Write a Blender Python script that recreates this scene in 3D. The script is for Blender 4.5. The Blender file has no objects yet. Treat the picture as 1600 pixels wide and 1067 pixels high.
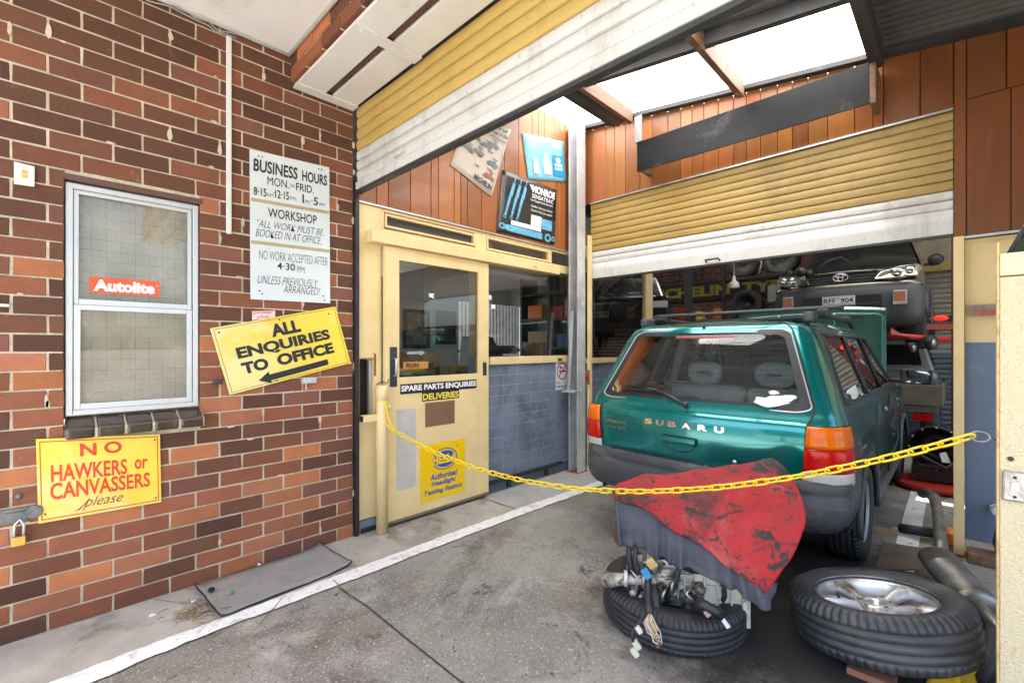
import bpy, bmesh, math, random
from mathutils import Vector, Matrix, noise as mnoise
C = bpy.context.scene
R = math.radians
random.seed(7)
# ------------------------------------------------------------------ camera
CH = 1.38                                  # eye height, metres
YAW = 44.4
FP = 715.0; CX = 800.0; CY = 542.0         # focal length and principal point in photo pixels
cam = bpy.data.cameras.new("camera"); camo = bpy.data.objects.new("camera", cam)
C.collection.objects.link(camo); C.camera = camo
camo.location = (0, 0, CH); camo.rotation_euler = (R(90), 0, R(YAW))
cam.sensor_width = 36; cam.lens = 36*FP/1600; cam.shift_y = (CY-533.5)/1600
cam.clip_start = .02; cam.clip_end = 800
# ------------------------------------------------------------------ light
SUN_EL, SUN_AZ = 73.0, 212.0               # azimuth: compass style, clockwise from +Y
w = bpy.data.worlds.new("World"); C.world = w; w.use_nodes = True
nt = w.node_tree; bg = nt.nodes["Background"]
sky = nt.nodes.new("ShaderNodeTexSky"); sky.sky_type = 'NISHITA'; sky.sun_disc = False
sky.sun_elevation = R(SUN_EL); sky.sun_rotation = R(SUN_AZ); sky.air_density = 1.0; sky.dust_density = 3.5; sky.ozone_density = .6
nt.links.new(sky.outputs[0], bg.inputs[0]); bg.inputs[1].default_value = .15
sl = bpy.data.lights.new("sun", 'SUN'); sl.energy = 4.0; sl.angle = R(0.6); sl.color = (1, .95, .87)
so = bpy.data.objects.new("sun", sl); C.collection.objects.link(so)
_d = Vector((math.sin(R(SUN_AZ))*math.cos(R(SUN_EL)), math.cos(R(SUN_AZ))*math.cos(R(SUN_EL)), math.sin(R(SUN_EL))))
so.rotation_euler = _d.to_track_quat('Z', 'Y').to_euler(); so.location = _d*30
C.view_settings.view_transform = 'Standard'; C.view_settings.look = 'None'
C.view_settings.exposure = 2.45; C.view_settings.gamma = 1
C.render.engine = 'CYCLES'
C.cycles.max_bounces = 10; C.cycles.diffuse_bounces = 6; C.cycles.glossy_bounces = 4
C.cycles.transmission_bounces = 6; C.cycles.transparent_max_bounces = 12
C.cycles.use_denoising = True; C.cycles.caustics_reflective = False; C.cycles.caustics_refractive = False
C.cycles.sample_clamp_indirect = 8
# ------------------------------------------------------------------ where things stand
XW, YS, YB = -3.16, 1.573, 4.28            # brick/office wall, front shutter, back wall
_s, _c = math.sin(R(YAW)), math.cos(R(YAW))
def ray(px, py):
    a = (px-CX)/FP
    return Vector((-_s+a*_c, _c+a*_s, (CY-py)/FP))
def onX(px, py, X=XW):
    d = ray(px, py); t = X/d.x; return Vector((X, d.y*t, CH+d.z*t))
def onY(px, py, Y=YB):
    d = ray(px, py); t = Y/d.y; return Vector((d.x*t, Y, CH+d.z*t))
def onZ(px, py, z=0.0):
    d = ray(px, py); t = (z-CH)/d.z; return Vector((d.x*t, d.y*t, z))
def at(px, py, t):
    d = ray(px, py); return Vector((d.x*t, d.y*t, CH+d.z*t))
# ------------------------------------------------------------------ materials
def pm(name, col, rough=.6, metal=0.0, var=.12, scale=6, bump=0.0, bscale=80, dirt=None, dscale=3, damt=.5, coat=0.0,
       attr=False, stretch=(1, 1, 1), spec=.5, dstretch=(1, 1, 1)):
    m = bpy.data.materials.new(name); m.use_nodes = True
    n = m.node_tree.nodes; l = m.node_tree.links; b = n["Principled BSDF"]
    tc = n.new("ShaderNodeTexCoord"); mp = n.new("ShaderNodeMapping"); mp.inputs['Scale'].default_value = stretch
    l.new(tc.outputs['Object'], mp.inputs[0])
    ns = n.new("ShaderNodeTexNoise"); ns.inputs['Scale'].default_value = scale; ns.inputs['Detail'].default_value = 6; ns.inputs['Roughness'].default_value = .62
    l.new(mp.outputs[0], ns.inputs['Vector'])
    rp = n.new("ShaderNodeValToRGB"); e = rp.color_ramp.elements
    e[0].position = .3; e[1].position = .7
    e[0].color = (*[c*(1-var) for c in col], 1); e[1].color = (*[min(1, c*(1+var)) for c in col], 1)
    l.new(ns.outputs[0], rp.inputs[0]); cur = rp.outputs[0]
    if attr:
        at_ = n.new("ShaderNodeAttribute"); at_.attribute_name = "col"
        mx = n.new("ShaderNodeMixRGB"); mx.blend_type = 'MULTIPLY'; mx.inputs[0].default_value = 1
        l.new(cur, mx.inputs[1]); l.new(at_.outputs['Color'], mx.inputs[2]); cur = mx.outputs[0]
    ds = dirt if isinstance(dirt, list) else ([(dirt, dscale, damt)] if dirt else [])
    for k, (dc, dsc, da, *dw) in enumerate(ds):
        n2 = n.new("ShaderNodeTexNoise"); n2.inputs['Scale'].default_value = dsc; n2.inputs['Detail'].default_value = 9; n2.inputs['Roughness'].default_value = .7
        n2.inputs['Distortion'].default_value = .6
        m2 = n.new("ShaderNodeMapping"); m2.inputs['Location'].default_value = (3.1*k+1.7, 5.2, 1.3*k); m2.inputs['Scale'].default_value = dstretch; l.new(tc.outputs['Object'], m2.inputs[0]); l.new(m2.outputs[0], n2.inputs['Vector'])
        r2 = n.new("ShaderNodeValToRGB"); r2.color_ramp.elements[0].position = da if dw else .66-.3*da; r2.color_ramp.elements[1].position = da+dw[0] if dw else .8-.12*da
        l.new(n2.outputs[0], r2.inputs[0])
        mx = n.new("ShaderNodeMixRGB"); mx.inputs[2].default_value = (*dc, 1)
        l.new(r2.outputs[0], mx.inputs[0]); l.new(cur, mx.inputs[1]); cur = mx.outputs[0]
    l.new(cur, b.inputs['Base Color'])
    b.inputs['Roughness'].default_value = rough; b.inputs['Metallic'].default_value = metal
    b.inputs['Specular IOR Level'].default_value = spec
    if coat: b.inputs['Coat Weight'].default_value = coat; b.inputs['Coat Roughness'].default_value = .04
    if rough > .12:
        rr = n.new("ShaderNodeMapRange"); rr.inputs['To Min'].default_value = max(.02, rough-.12); rr.inputs['To Max'].default_value = min(1, rough+.12)
        l.new(ns.outputs[0], rr.inputs[0]); l.new(rr.outputs[0], b.inputs['Roughness'])
    if bump:
        n3 = n.new("ShaderNodeTexNoise"); n3.inputs['Scale'].default_value = bscale; n3.inputs['Detail'].default_value = 5
        l.new(mp.outputs[0], n3.inputs['Vector'])
        bp = n.new("ShaderNodeBump"); bp.inputs['Strength'].default_value = bump; bp.inputs['Distance'].default_value = .01
        l.new(n3.outputs[0], bp.inputs['Height']); l.new(bp.outputs[0], b.inputs['Normal'])
    return m
def glass(name, tint=(.8, .85, .85), refl=.9, rough=.01, base=.06, veil=0.0, veilc=(.5, .5, .45)):
    m = bpy.data.materials.new(name); m.use_nodes = True
    n = m.node_tree.nodes; l = m.node_tree.links
    n.remove(n["Principled BSDF"]); o = n["Material Output"]
    t = n.new("ShaderNodeBsdfTransparent"); t.inputs[0].default_value = (*tint, 1)
    g = n.new("ShaderNodeBsdfGlossy"); g.inputs[0].default_value = (refl, refl, refl, 1); g.inputs['Roughness'].default_value = rough
    f = n.new("ShaderNodeFresnel"); f.inputs[0].default_value = 1.5
    a = n.new("ShaderNodeMath"); a.operation = 'ADD'; a.inputs[1].default_value = base-.04; a.use_clamp = True
    l.new(f.outputs[0], a.inputs[0])
    src = t.outputs[0]
    if veil:
        d = n.new("ShaderNodeBsdfDiffuse"); d.inputs[0].default_value = (*veilc, 1)
        nz = n.new("ShaderNodeTexNoise"); nz.inputs['Scale'].default_value = 5; nz.inputs['Detail'].default_value = 8
        tc = n.new("ShaderNodeTexCoord"); l.new(tc.outputs['Object'], nz.inputs['Vector'])
        mr = n.new("ShaderNodeMapRange"); mr.inputs['From Min'].default_value = .3; mr.inputs['From Max'].default_value = .75
        mr.inputs['To Min'].default_value = veil*.5; mr.inputs['To Max'].default_value = veil*1.5
        l.new(nz.outputs[0], mr.inputs[0])
        mv = n.new("ShaderNodeMixShader"); l.new(mr.outputs[0], mv.inputs[0]); l.new(t.outputs[0], mv.inputs[1]); l.new(d.outputs[0], mv.inputs[2]); src = mv.outputs[0]
    mx = n.new("ShaderNodeMixShader"); l.new(a.outputs[0], mx.inputs[0]); l.new(src, mx.inputs[1]); l.new(g.outputs[0], mx.inputs[2])
    l.new(mx.outputs[0], o.inputs[0]); return m
# ------------------------------------------------------------------ mesh builder
def V(*a): return Vector(a)
class MB:
    def __init__(s): s.bm = bmesh.new(); s.cl = s.bm.loops.layers.float_color.new("col"); s.c = (1, 1, 1, 1); s.sm = False
    def col(s, r, g=None, b=None): s.c = (r, r if g is None else g, r if b is None else b, 1)
    def face(s, vs):
        try: f = s.bm.faces.new(vs)
        except ValueError: return None
        f.smooth = s.sm
        for lp in f.loops: lp[s.cl] = s.c
        return f
    def poly(s, pts): return s.face([s.bm.verts.new(p) for p in pts])
    def hexa(s, p):                                     # 8 corners: bottom 4 ccw, top 4 ccw
        v = [s.bm.verts.new(q) for q in p]
        for f in ((3, 2, 1, 0), (4, 5, 6, 7), (0, 1, 5, 4), (1, 2, 6, 5), (2, 3, 7, 6), (3, 0, 4, 7)): s.face([v[i] for i in f])
    def box(s, x0, x1, y0, y1, z0, z1):
        if x0 > x1: x0, x1 = x1, x0
        if y0 > y1: y0, y1 = y1, y0
        if z0 > z1: z0, z1 = z1, z0
        s.hexa([(x0, y0, z0), (x1, y0, z0), (x1, y1, z0), (x0, y1, z0), (x0, y0, z1), (x1, y0, z1), (x1, y1, z1), (x0, y1, z1)]); return s
    def prism(s, pts, d):                               # closed outline pushed by vector d
        d = Vector(d); a = [s.bm.verts.new(p) for p in pts]; b = [s.bm.verts.new(Vector(p)+d) for p in pts]
        n = len(a); s.face(a[::-1]); s.face(b)
        for i in range(n): s.face([a[i], a[(i+1) % n], b[(i+1) % n], b[i]])
        return s
    def grid(s, rows, closeu=False, closev=False):
        vs = [[s.bm.verts.new(p) for p in r] for r in rows]
        nr, nc = len(vs), len(vs[0])
        for i in range(nr if closev else nr-1):
            for j in range(nc if closeu else nc-1):
                s.face([vs[i][j], vs[i][(j+1) % nc], vs[(i+1) % nr][(j+1) % nc], vs[(i+1) % nr][j]])
        return vs
    def tube(s, pts, r, n=8, cap=True, closed=False):
        pts = [Vector(p) for p in pts]; m = len(pts); rings = []; up = None
        for i, p in enumerate(pts):
            a = pts[(i-1) % m] if (closed or i > 0) else p; b = pts[(i+1) % m] if (closed or i < m-1) else p
            t = (b-a).normalized()
            if up is None:
                up = Vector((0, 0, 1)) if abs(t.z) < .9 else Vector((1, 0, 0))
            x = t.cross(up)
            if x.length < 1e-4: x = t.orthogonal()
            x.normalize(); y = x.cross(t).normalized(); up = y
            rr = r[i] if isinstance(r, (list, tuple)) else r
            rings.append([p+x*math.cos(2*math.pi*k/n)*rr+y*math.sin(2*math.pi*k/n)*rr for k in range(n)])
        o = s.sm; s.sm = True
        vs = s.grid(rings, closeu=True, closev=closed)
        s.sm = o
        if cap and not closed: s.face(vs[0]); s.face(vs[-1][::-1])
        return s
    def cyl(s, a, b, r, r2=None, n=20): return s.tube([a, b], [r, r if r2 is None else r2], n)
    def lathe(s, prof, o, ax, n=32, closed=False):       # prof: (radius, along axis)
        o = Vector(o); ax = Vector(ax).normalized(); x = ax.orthogonal().normalized(); y = ax.cross(x)
        q = s.sm; s.sm = True
        s.grid([[o+ax*h+(x*math.cos(2*math.pi*k/n)+y*math.sin(2*math.pi*k/n))*r for k in range(n)] for r, h in prof], closeu=True, closev=closed)
        s.sm = q; return s
    def ball(s, o, r, n=10, sc=(1, 1, 1)):
        o = Vector(o); q = s.sm; s.sm = True
        s.grid([[o+Vector((r*sc[0]*math.sin(math.pi*i/n)*math.cos(2*math.pi*k/(2*n)), r*sc[1]*math.sin(math.pi*i/n)*math.sin(2*math.pi*k/(2*n)), r*sc[2]*math.cos(math.pi*i/n))) for k in range(2*n)] for i in range(n+1)], closeu=True)
        s.sm = q; return s
    def build(s, name, mat, parent=None, bevel=0, solid=0, sub=0, seg=2, kind=None):
        bmesh.ops.remove_doubles(s.bm, verts=s.bm.verts, dist=1e-5)
        bmesh.ops.recalc_face_normals(s.bm, faces=s.bm.faces)
        me = bpy.data.meshes.new(name); s.bm.to_mesh(me); s.bm.free()
        o = bpy.data.objects.new(name, me); C.collection.objects.link(o)
        me.materials.append(mat)
        if parent is not None: adopt(o, parent)
        else:
            c = [v.co for v in me.vertices]
            b = Vector(((min(v.x for v in c)+max(v.x for v in c))/2, (min(v.y for v in c)+max(v.y for v in c))/2, min(v.z for v in c)))
            me.transform(Matrix.Translation(-b)); o.location = b
        if solid: md = o.modifiers.new("t", 'SOLIDIFY'); md.thickness = solid; md.offset = 0
        if sub: md = o.modifiers.new("s", 'SUBSURF'); md.levels = sub; md.render_levels = sub
        if bevel:
            md = o.modifiers.new("b", 'BEVEL'); md.width = bevel; md.segments = seg; md.limit_method = 'ANGLE'; md.angle_limit = R(40)
        if kind: o['kind'] = kind
        return o
def wm(o):
    m = Matrix.Translation(o.location) @ o.rotation_euler.to_matrix().to_4x4()
    return wm(o.parent) @ o.matrix_parent_inverse @ m if o.parent else m
def adopt(o, p): o.parent = p; o.matrix_parent_inverse = wm(p).inverted()
def thing(name, label, cat, loc=(0, 0, 0), group=None, kind=None):
    o = bpy.data.objects.new(name, None); C.collection.objects.link(o); o.location = loc; o.empty_display_size = .1
    o['label'] = label; o['category'] = cat
    if group: o['group'] = group
    return o
def tag(o, label, cat, group=None, kind=None):
    o['label'] = label; o['category'] = cat
    if group: o['group'] = group
    if kind: o['kind'] = kind
    return o
def dup(root, dm, label=None):                           # a copy of a thing, its parts and sub-parts, moved by matrix dm
    r = root.copy(); C.collection.objects.link(r)
    r.matrix_basis = dm @ wm(root)
    if label: r['label'] = label
    for ch in list(root.children):
        c = ch.copy(); C.collection.objects.link(c); c.parent = r
        for g in ch.children:
            d = g.copy(); C.collection.objects.link(d); d.parent = c
    return r
# ------------------------------------------------------------------ lettering laid on a four-cornered face
def text_geo(s, bold=0.0, shear=0.0, space=1.0):
    cu = bpy.data.curves.new("t", 'FONT'); cu.body = s; cu.size = 1; cu.offset = bold; cu.shear = shear; cu.space_character = space; cu.resolution_u = 3
    o = bpy.data.objects.new("t", cu); C.collection.objects.link(o)
    dg = bpy.context.evaluated_depsgraph_get(); me = o.evaluated_get(dg).to_mesh()
    vs = [v.co.copy() for v in me.vertices]; fs = [list(p.vertices) for p in me.polygons]
    o.evaluated_get(dg).to_mesh_clear(); bpy.data.objects.remove(o); bpy.data.curves.remove(cu)
    return vs, fs
class Face:                                              # q: corners lower-left, lower-right, upper-right, upper-left
    def __init__(s, q, n, off=.0): s.q = [Vector(p) for p in q]; s.n = Vector(n); s.off = off
    def p(s, u, v, h=0.0):
        a, b, c, d = s.q
        return (a*(1-u)+b*u)*(1-v)+(d*(1-u)+c*u)*v+s.n*(s.off+h)
    def rect(s, mb, u0, u1, v0, v1, h=.0015): mb.poly([s.p(u0, v0, h), s.p(u1, v0, h), s.p(u1, v1, h), s.p(u0, v1, h)])
    def shape(s, mb, pts, h=.0015): mb.poly([s.p(u, v, h) for u, v in pts])
    def frame(s, mb, u0, u1, v0, v1, tu, tv, h=.0015):
        s.rect(mb, u0, u1, v0, v0+tv, h); s.rect(mb, u0, u1, v1-tv, v1, h); s.rect(mb, u0, u0+tu, v0+tv, v1-tv, h); s.rect(mb, u1-tu, u1, v0+tv, v1-tv, h)
    def text(s, mb, t, u0, u1, v0, v1, bold=.0, shear=0, h=.002, space=1.0):
        vs, fs = text_geo(t, bold, shear, space)
        if not vs: return
        x0 = min(v.x for v in vs); x1 = max(v.x for v in vs); y0 = min(v.y for v in vs); y1 = max(v.y for v in vs)
        bv = [mb.bm.verts.new(s.p(u0+(v.x-x0)/(x1-x0)*(u1-u0), v0+(v.y-y0)/(y1-y0)*(v1-v0), h)) for v in vs]
        for f in fs: mb.face([bv[i] for i in f])
    def ellipse(s, mb, u, v, ru, rv, ring=0, n=28, h=.0015):
        o = [(u+ru*math.cos(2*math.pi*k/n), v+rv*math.sin(2*math.pi*k/n)) for k in range(n)]
        if not ring: s.shape(mb, o, h)
        else:
            i = [(u+ru*(1-ring)*math.cos(2*math.pi*k/n), v+rv*(1-ring)*math.sin(2*math.pi*k/n)) for k in range(n)]
            for k in range(n): s.shape(mb, [o[k], o[(k+1) % n], i[(k+1) % n], i[k]], h)
def plate(mb, q, n, t):                                   # a flat panel whose front face is q, thickness t behind it
    n = Vector(n); mb.prism([Vector(p) for p in q], -n*t)
# ------------------------------------------------------------------ shared materials
M = {}
M['conc'] = pm('driveway concrete', (.262, .243, .212), .8, var=.28, scale=2.2, bump=.6, bscale=130, dirt=[((.20, .175, .142), 1.1, .47, .16), ((.37, .345, .30), 2.3, .56, .12), ((.11, .094, .076), .85, .525, .12), ((.07, .064, .056), 3.1, .60, .05), ((.40, .38, .34), 70, .56, .05), ((.06, .056, .05), 85, .585, .04), ((.06, .055, .048), 11, .655, .03)], spec=.35)
M['pave'] = pm('footpath concrete', (.36, .335, .29), .85, var=.22, scale=3, bump=.4, bscale=110, dirt=[((.19, .165, .13), 1.9, .52, .12), ((.40, .38, .34), 30, .2)], spec=.3)
M['pad'] = pm('pale concrete', (.36, .35, .325), .85, var=.14, scale=3, bump=.3, bscale=100, dirt=[((.2, .19, .17), 2.5, .4)], spec=.3)
M['line'] = pm('worn white line paint', (.72, .71, .68), .7, var=.1, scale=12, bump=.3, bscale=90, dirt=[((.26, .25, .23), 9, .42), ((.2, .19, .18), 40, .3)], spec=.3)
M['brick'] = pm('brick', (1, 1, 1), .8, var=.2, scale=11, bump=.32, bscale=45, attr=True, dirt=[((.33, .25, .17), 16, .08)], stretch=(1, 1, 1.5), spec=.35)
M['mortar'] = pm('mortar', (.53, .455, .335), .95, var=.22, scale=9, bump=.9, bscale=60, dirt=[((.36, .29, .19), 5, .35)], spec=.2)
M['white'] = pm('white paint', (.64, .63, .60), .5, var=.05, scale=4, dirt=[((.5, .47, .41), 3, .22)], bump=.06, bscale=40)
M['soffit'] = pm('soffit sheet', (.72, .71, .69), .6, var=.05, scale=1.5, dirt=[((.52, .49, .43), 1.2, .3)])
M['yel'] = pm('cream yellow paint', (.72, .55, .275), .45, var=.07, scale=5, bump=.08, bscale=30, dirt=[((.66, .485, .22), 1.7, .5, .2), ((.40, .28, .13), 11, .65, .05), ((.15, .10, .05), 40, .67, .03)])
M['yelrough'] = pm('cream stipple paint', (.74, .63, .40), .6, var=.06, scale=60, bump=.9, bscale=150, dirt=[((.5, .30, .12), 10, .1)])
M['slat'] = pm('yellow slat enamel', (.50, .345, .10), .38, var=.08, scale=2.5, bump=.06, bscale=20, dirt=[((.43, .285, .07), 1.2, .50, .2), ((.22, .145, .05), 9, .63, .1), ((.11, .07, .035), 40, .64, .05)], stretch=(.35, 1, 1), dstretch=(2.2, 2.2, .8))
M['slatw'] = pm('white slat enamel', (.58, .58, .56), .38, var=.06, scale=3, dirt=[((.44, .43, .40), 1.8, .5, .15), ((.34, .31, .27), 9, .60, .1), ((.13, .115, .1), 45, .65, .04)], stretch=(.4, 1, 1), dstretch=(2.2, 2.2, .8))
M['wood'] = pm('varnished boards', (1, 1, 1), .42, var=.2, scale=5, attr=True, bump=.12, bscale=12, stretch=(5, 5, .5), dirt=[((.18, .06, .016), 4, .2)], coat=.15)
M['rafter'] = pm('stained rafter', (.15, .075, .035), .6, var=.45, scale=6, bump=.3, bscale=20, stretch=(6, .6, 6), dirt=[((.34, .25, .16), 7, .35), ((.04, .03, .02), 3, .35)])
M['galv'] = pm('galvanised steel', (.56, .57, .57), .4, .35, var=.22, scale=4, bump=.05, bscale=30, dirt=[((.66, .66, .66), 9, .4), ((.26, .25, .24), 3, .3)])
M['alu'] = pm('aluminium', (.54, .55, .55), .38, .7, var=.06, scale=5, dirt=[((.42, .41, .38), 8, .22)])
M['black'] = pm('black', (.018, .018, .018), .45, var=.3, scale=9)
M['rubber'] = pm('tyre rubber', (.026, .026, .028), .62, var=.35, scale=7, bump=.2, bscale=90, dirt=[((.085, .08, .072), 4, .4), ((.15, .14, .125), 22, .1)])
M['block'] = pm('blue grey block paint', (1, 1, 1), .5, var=.12, scale=5, attr=True, bump=.35, bscale=45, dirt=[((.10, .115, .145), 2, .5, .12), ((.26, .28, .31), 9, .62, .04), ((.05, .05, .055), 24, .66, .03)])
M['bmort'] = pm('painted joint', (.36, .39, .43), .7, var=.12, scale=6)
M['roof'] = pm('dark corrugated steel', (.20, .205, .205), .5, .3, var=.3, scale=2, dirt=[((.09, .09, .088), 2, .4)])
M['dark'] = pm('dark steel', (.05, .05, .052), .5, .4, var=.3, scale=4, dirt=[((.16, .15, .14), 6, .2)])
M['glaze'] = pm('glazed brown tile', (.055, .035, .027), .2, var=.35, scale=8, bump=.15, bscale=20, dirt=[((.22, .17, .13), 13, .2)], coat=.4)
M['signw'] = pm('sign white enamel', (.60, .65, .66), .35, var=.04, scale=2, dirt=[((.6, .55, .42), 2.5, .15)])
M['signy'] = pm('sign yellow enamel', (.82, .50, .003), .3, var=.05, scale=2, coat=.3)
M['signy2'] = pm('faded yellow enamel', (.74, .55, .05), .35, var=.16, scale=1.6, dirt=[((.74, .62, .25), 1.3, .46, .12)], coat=.2)
M['ink'] = pm('black lettering', (.012, .012, .014), .5, var=.2)
M['inkred'] = pm('red lettering', (.62, .05, .012), .45, var=.1)
M['inkblue'] = pm('blue lettering', (.015, .09, .33), .45, var=.05)
M['inkwhite'] = pm('white lettering', (.8, .8, .8), .45, var=.04)
M['inkyel'] = pm('yellow lettering', (.78, .62, .08), .5, var=.08)
M['gold'] = pm('dull gold tape', (.40, .32, .18), .5, var=.15, scale=9)
M['rust'] = pm('rust', (.25, .085, .025), .85, var=.4, scale=20, bump=.4)
M['glass'] = glass('window glass', (.74, .77, .76), base=.07)
M['chain'] = pm('yellow plastic chain', (.78, .56, .015), .4, var=.06, scale=20, dirt=[((.45, .31, .02), 30, .15)])
M['plastic'] = pm('ivory plastic', (.72, .70, .58), .4, var=.03)
M['card'] = pm('cardboard', (.42, .27, .13), .8, var=.1, scale=5)
M['paper'] = pm('paper', (.66, .64, .58), .7, var=.06)
M['steel'] = pm('bare alloy', (.50, .48, .45), .42, .8, var=.3, scale=9, bump=.2, bscale=40, dirt=[((.12, .10, .08), 7, .4)])
M['dkgrey'] = pm('dark grey plastic', (.06, .063, .07), .5, var=.15, scale=6, bump=.15, bscale=160)
M['red'] = pm('red enamel', (.45, .03, .02), .4, var=.15)
M['orange'] = pm('orange enamel', (.75, .22, .02), .45, var=.12)
M['wall'] = pm('white office wall', (.62, .63, .64), .8, var=.05)
M['ceil'] = pm('office ceiling', (.55, .53, .48), .8, var=.08)
# translucent roof sheet
m = bpy.data.materials.new('translucent roof sheet'); m.use_nodes = True; n = m.node_tree.nodes; l = m.node_tree.links
n.remove(n["Principled BSDF"]); tr = n.new("ShaderNodeBsdfTranslucent"); tr.inputs[0].default_value = (.95, .95, .93, 1)
tp = n.new("ShaderNodeBsdfTransparent"); tp.inputs[0].default_value = (.97, .96, .94, 1); mx = n.new("ShaderNodeMixShader"); mx.inputs[0].default_value = .0
l.new(tr.outputs[0], mx.inputs[1]); l.new(tp.outputs[0], mx.inputs[2]); l.new(mx.outputs[0], n["Material Output"].inputs[0]); M['sheet'] = m

# ------------------------------------------------------------------ ground
g = MB()
g.poly([(-250, -250, 0), (250, -250, 0), (250, 250, 0), (-250, 250, 0)])
g.build('ground', M['conc'], kind='structure')
p = MB(); h = .004
M['bounce'] = pm('pale forecourt concrete', (.42, .41, .38), .85, var=.15, scale=2, bump=.3, bscale=80, dirt=[((.25, .24, .22), 1.5, .4)])
p.poly([(-9, -9, .003), (12, -9, .003), (12, -.55, .003), (-9, -.55, .003)]); p.build('bounce_slab', M['bounce'], kind='structure')  # unseen pale ground, added to throw sunlight up onto soffit and walls
p = MB()
lu = [(-2.66, -1.6), (-2.664, .045), (-2.672, .323), (-2.676, .639), (-2.676, 1.36), (-2.682, 1.721), (-2.683, 2.818), (-2.65, 3.6), (-2.65, 4.25)]
ll = [(-2.535, -1.6), (-2.54, .147), (-2.552, .243), (-2.575, .531), (-2.56, 1.3), (-2.568, 1.84), (-2.566, 2.779), (-2.54, 3.497), (-2.54, 4.25)]
def densify(a, step=.035, jit=.006):
    o = []
    for (x0, y0), (x1, y1) in zip(a, a[1:]):
        k = max(1, int(abs(y1-y0)/step))
        for i in range(k): o.append((x0+(x1-x0)*i/k+random.uniform(-jit, jit), y0+(y1-y0)*i/k))
    return o+[a[-1]]
lud, lld = densify(lu), densify(ll)
for (a, b) in zip(lud, lud[1:]): p.poly([(XW, a[1], h), (a[0]+.03, a[1], h), (b[0]+.03, b[1], h), (XW, b[1], h)]) if b[1] <= 2.8 else None
p.build('footpath', M['pave'], kind='structure')
p = MB(); p.poly([(XW+.02, 2.79, .005), (-2.66, 2.82, .005), (-2.64, 4.27, .005), (XW+.02, 4.27, .005)]); p.build('concrete_apron', M['pad'], kind='structure')
p = MB(); nL = min(len(lud), len(lld))
for i in range(nL-1):
    a, b = lud[i*(len(lud)-1)//(nL-1)], lud[(i+1)*(len(lud)-1)//(nL-1)]; c, d = lld[i*(len(lld)-1)//(nL-1)], lld[(i+1)*(len(lld)-1)//(nL-1)]
    p.poly([(a[0], a[1], .009), (c[0], c[1], .009), (d[0], d[1], .009), (b[0], b[1], .009)])
p.build('painted_line', M['line'], kind='structure')
p = MB()
jx = [(-2.55, 1.178), (-2.25, 1.20), (-1.959, 1.197), (-1.465, 1.20), (-.6, 1.19), (.8, 1.2)]
for a, b in zip(jx, jx[1:]): p.poly([(a[0], a[1]-.004, .004), (b[0], b[1]-.004, .004), (b[0], b[1]+.004, .004), (a[0], a[1]+.004, .004)])
p.build('slab_joint', pm('joint filler', (.035, .033, .03), .9), kind='structure')
# spilt oil soaked into the floor between the engine and the car
om = bpy.data.materials.new('soaked oil'); om.use_nodes = True; n = om.node_tree.nodes; l = om.node_tree.links; b = n["Principled BSDF"]; b.inputs['Base Color'].default_value = (.035, .032, .028, 1); b.inputs['Roughness'].default_value = .6
tc = n.new("ShaderNodeTexCoord"); gd = n.new("ShaderNodeTexGradient"); gd.gradient_type = 'SPHERICAL'; mp = n.new("ShaderNodeMapping"); mp.inputs['Scale'].default_value = (.78, .62, 1)
nz = n.new("ShaderNodeTexNoise"); nz.inputs['Scale'].default_value = 3.2; nz.inputs['Detail'].default_value = 9; nz.inputs['Roughness'].default_value = .68; ad = n.new("ShaderNodeMath"); ad.operation = 'ADD'; rp = n.new("ShaderNodeValToRGB"); rp.color_ramp.elements[0].position = .70; rp.color_ramp.elements[1].position = 1.2; rp.color_ramp.elements[1].color = (.8, .8, .8, 1)
l.new(tc.outputs['Object'], mp.inputs[0]); l.new(mp.outputs[0], gd.inputs[0]); l.new(tc.outputs['Object'], nz.inputs['Vector']); l.new(gd.outputs['Fac'], ad.inputs[0]); l.new(nz.outputs[0], ad.inputs[1]); l.new(ad.outputs[0], rp.inputs[0]); l.new(rp.outputs[0], b.inputs['Alpha'])
for (cx_, cy_, rx_, ry_) in ((-.65, 2.95, 1.35, 1.65),):
    p = MB(); p.poly([(cx_-rx_, cy_-ry_, .0045), (cx_+rx_, cy_-ry_, .0045), (cx_+rx_, cy_+ry_, .0045), (cx_-rx_, cy_+ry_, .0045)]); p.build('oil_stain', om, kind='structure')
p = MB()                                                 # yellow line across the workshop threshold
a, b = onZ(1376, 832), onZ(1446, 845); p.poly([a+V(-.5, 0, .004), b+V(.3, -.0, .004), b+V(.3, .045, .004), a+V(-.5, .045, .004)])
p.build('yellow_floor_line', pm('yellow floor paint', (.5, .28, .03), .7, dirt=[((.12, .1, .06), 12, .3)]), kind='structure')
p = MB(); a = [onZ(1388, 890), onZ(1428, 895), onZ(1452, 760), onZ(1425, 760)]; p.poly([q+V(0, 0, .006) for q in a]); p.build('white_floor_line', M['line'], kind='structure')

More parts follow.
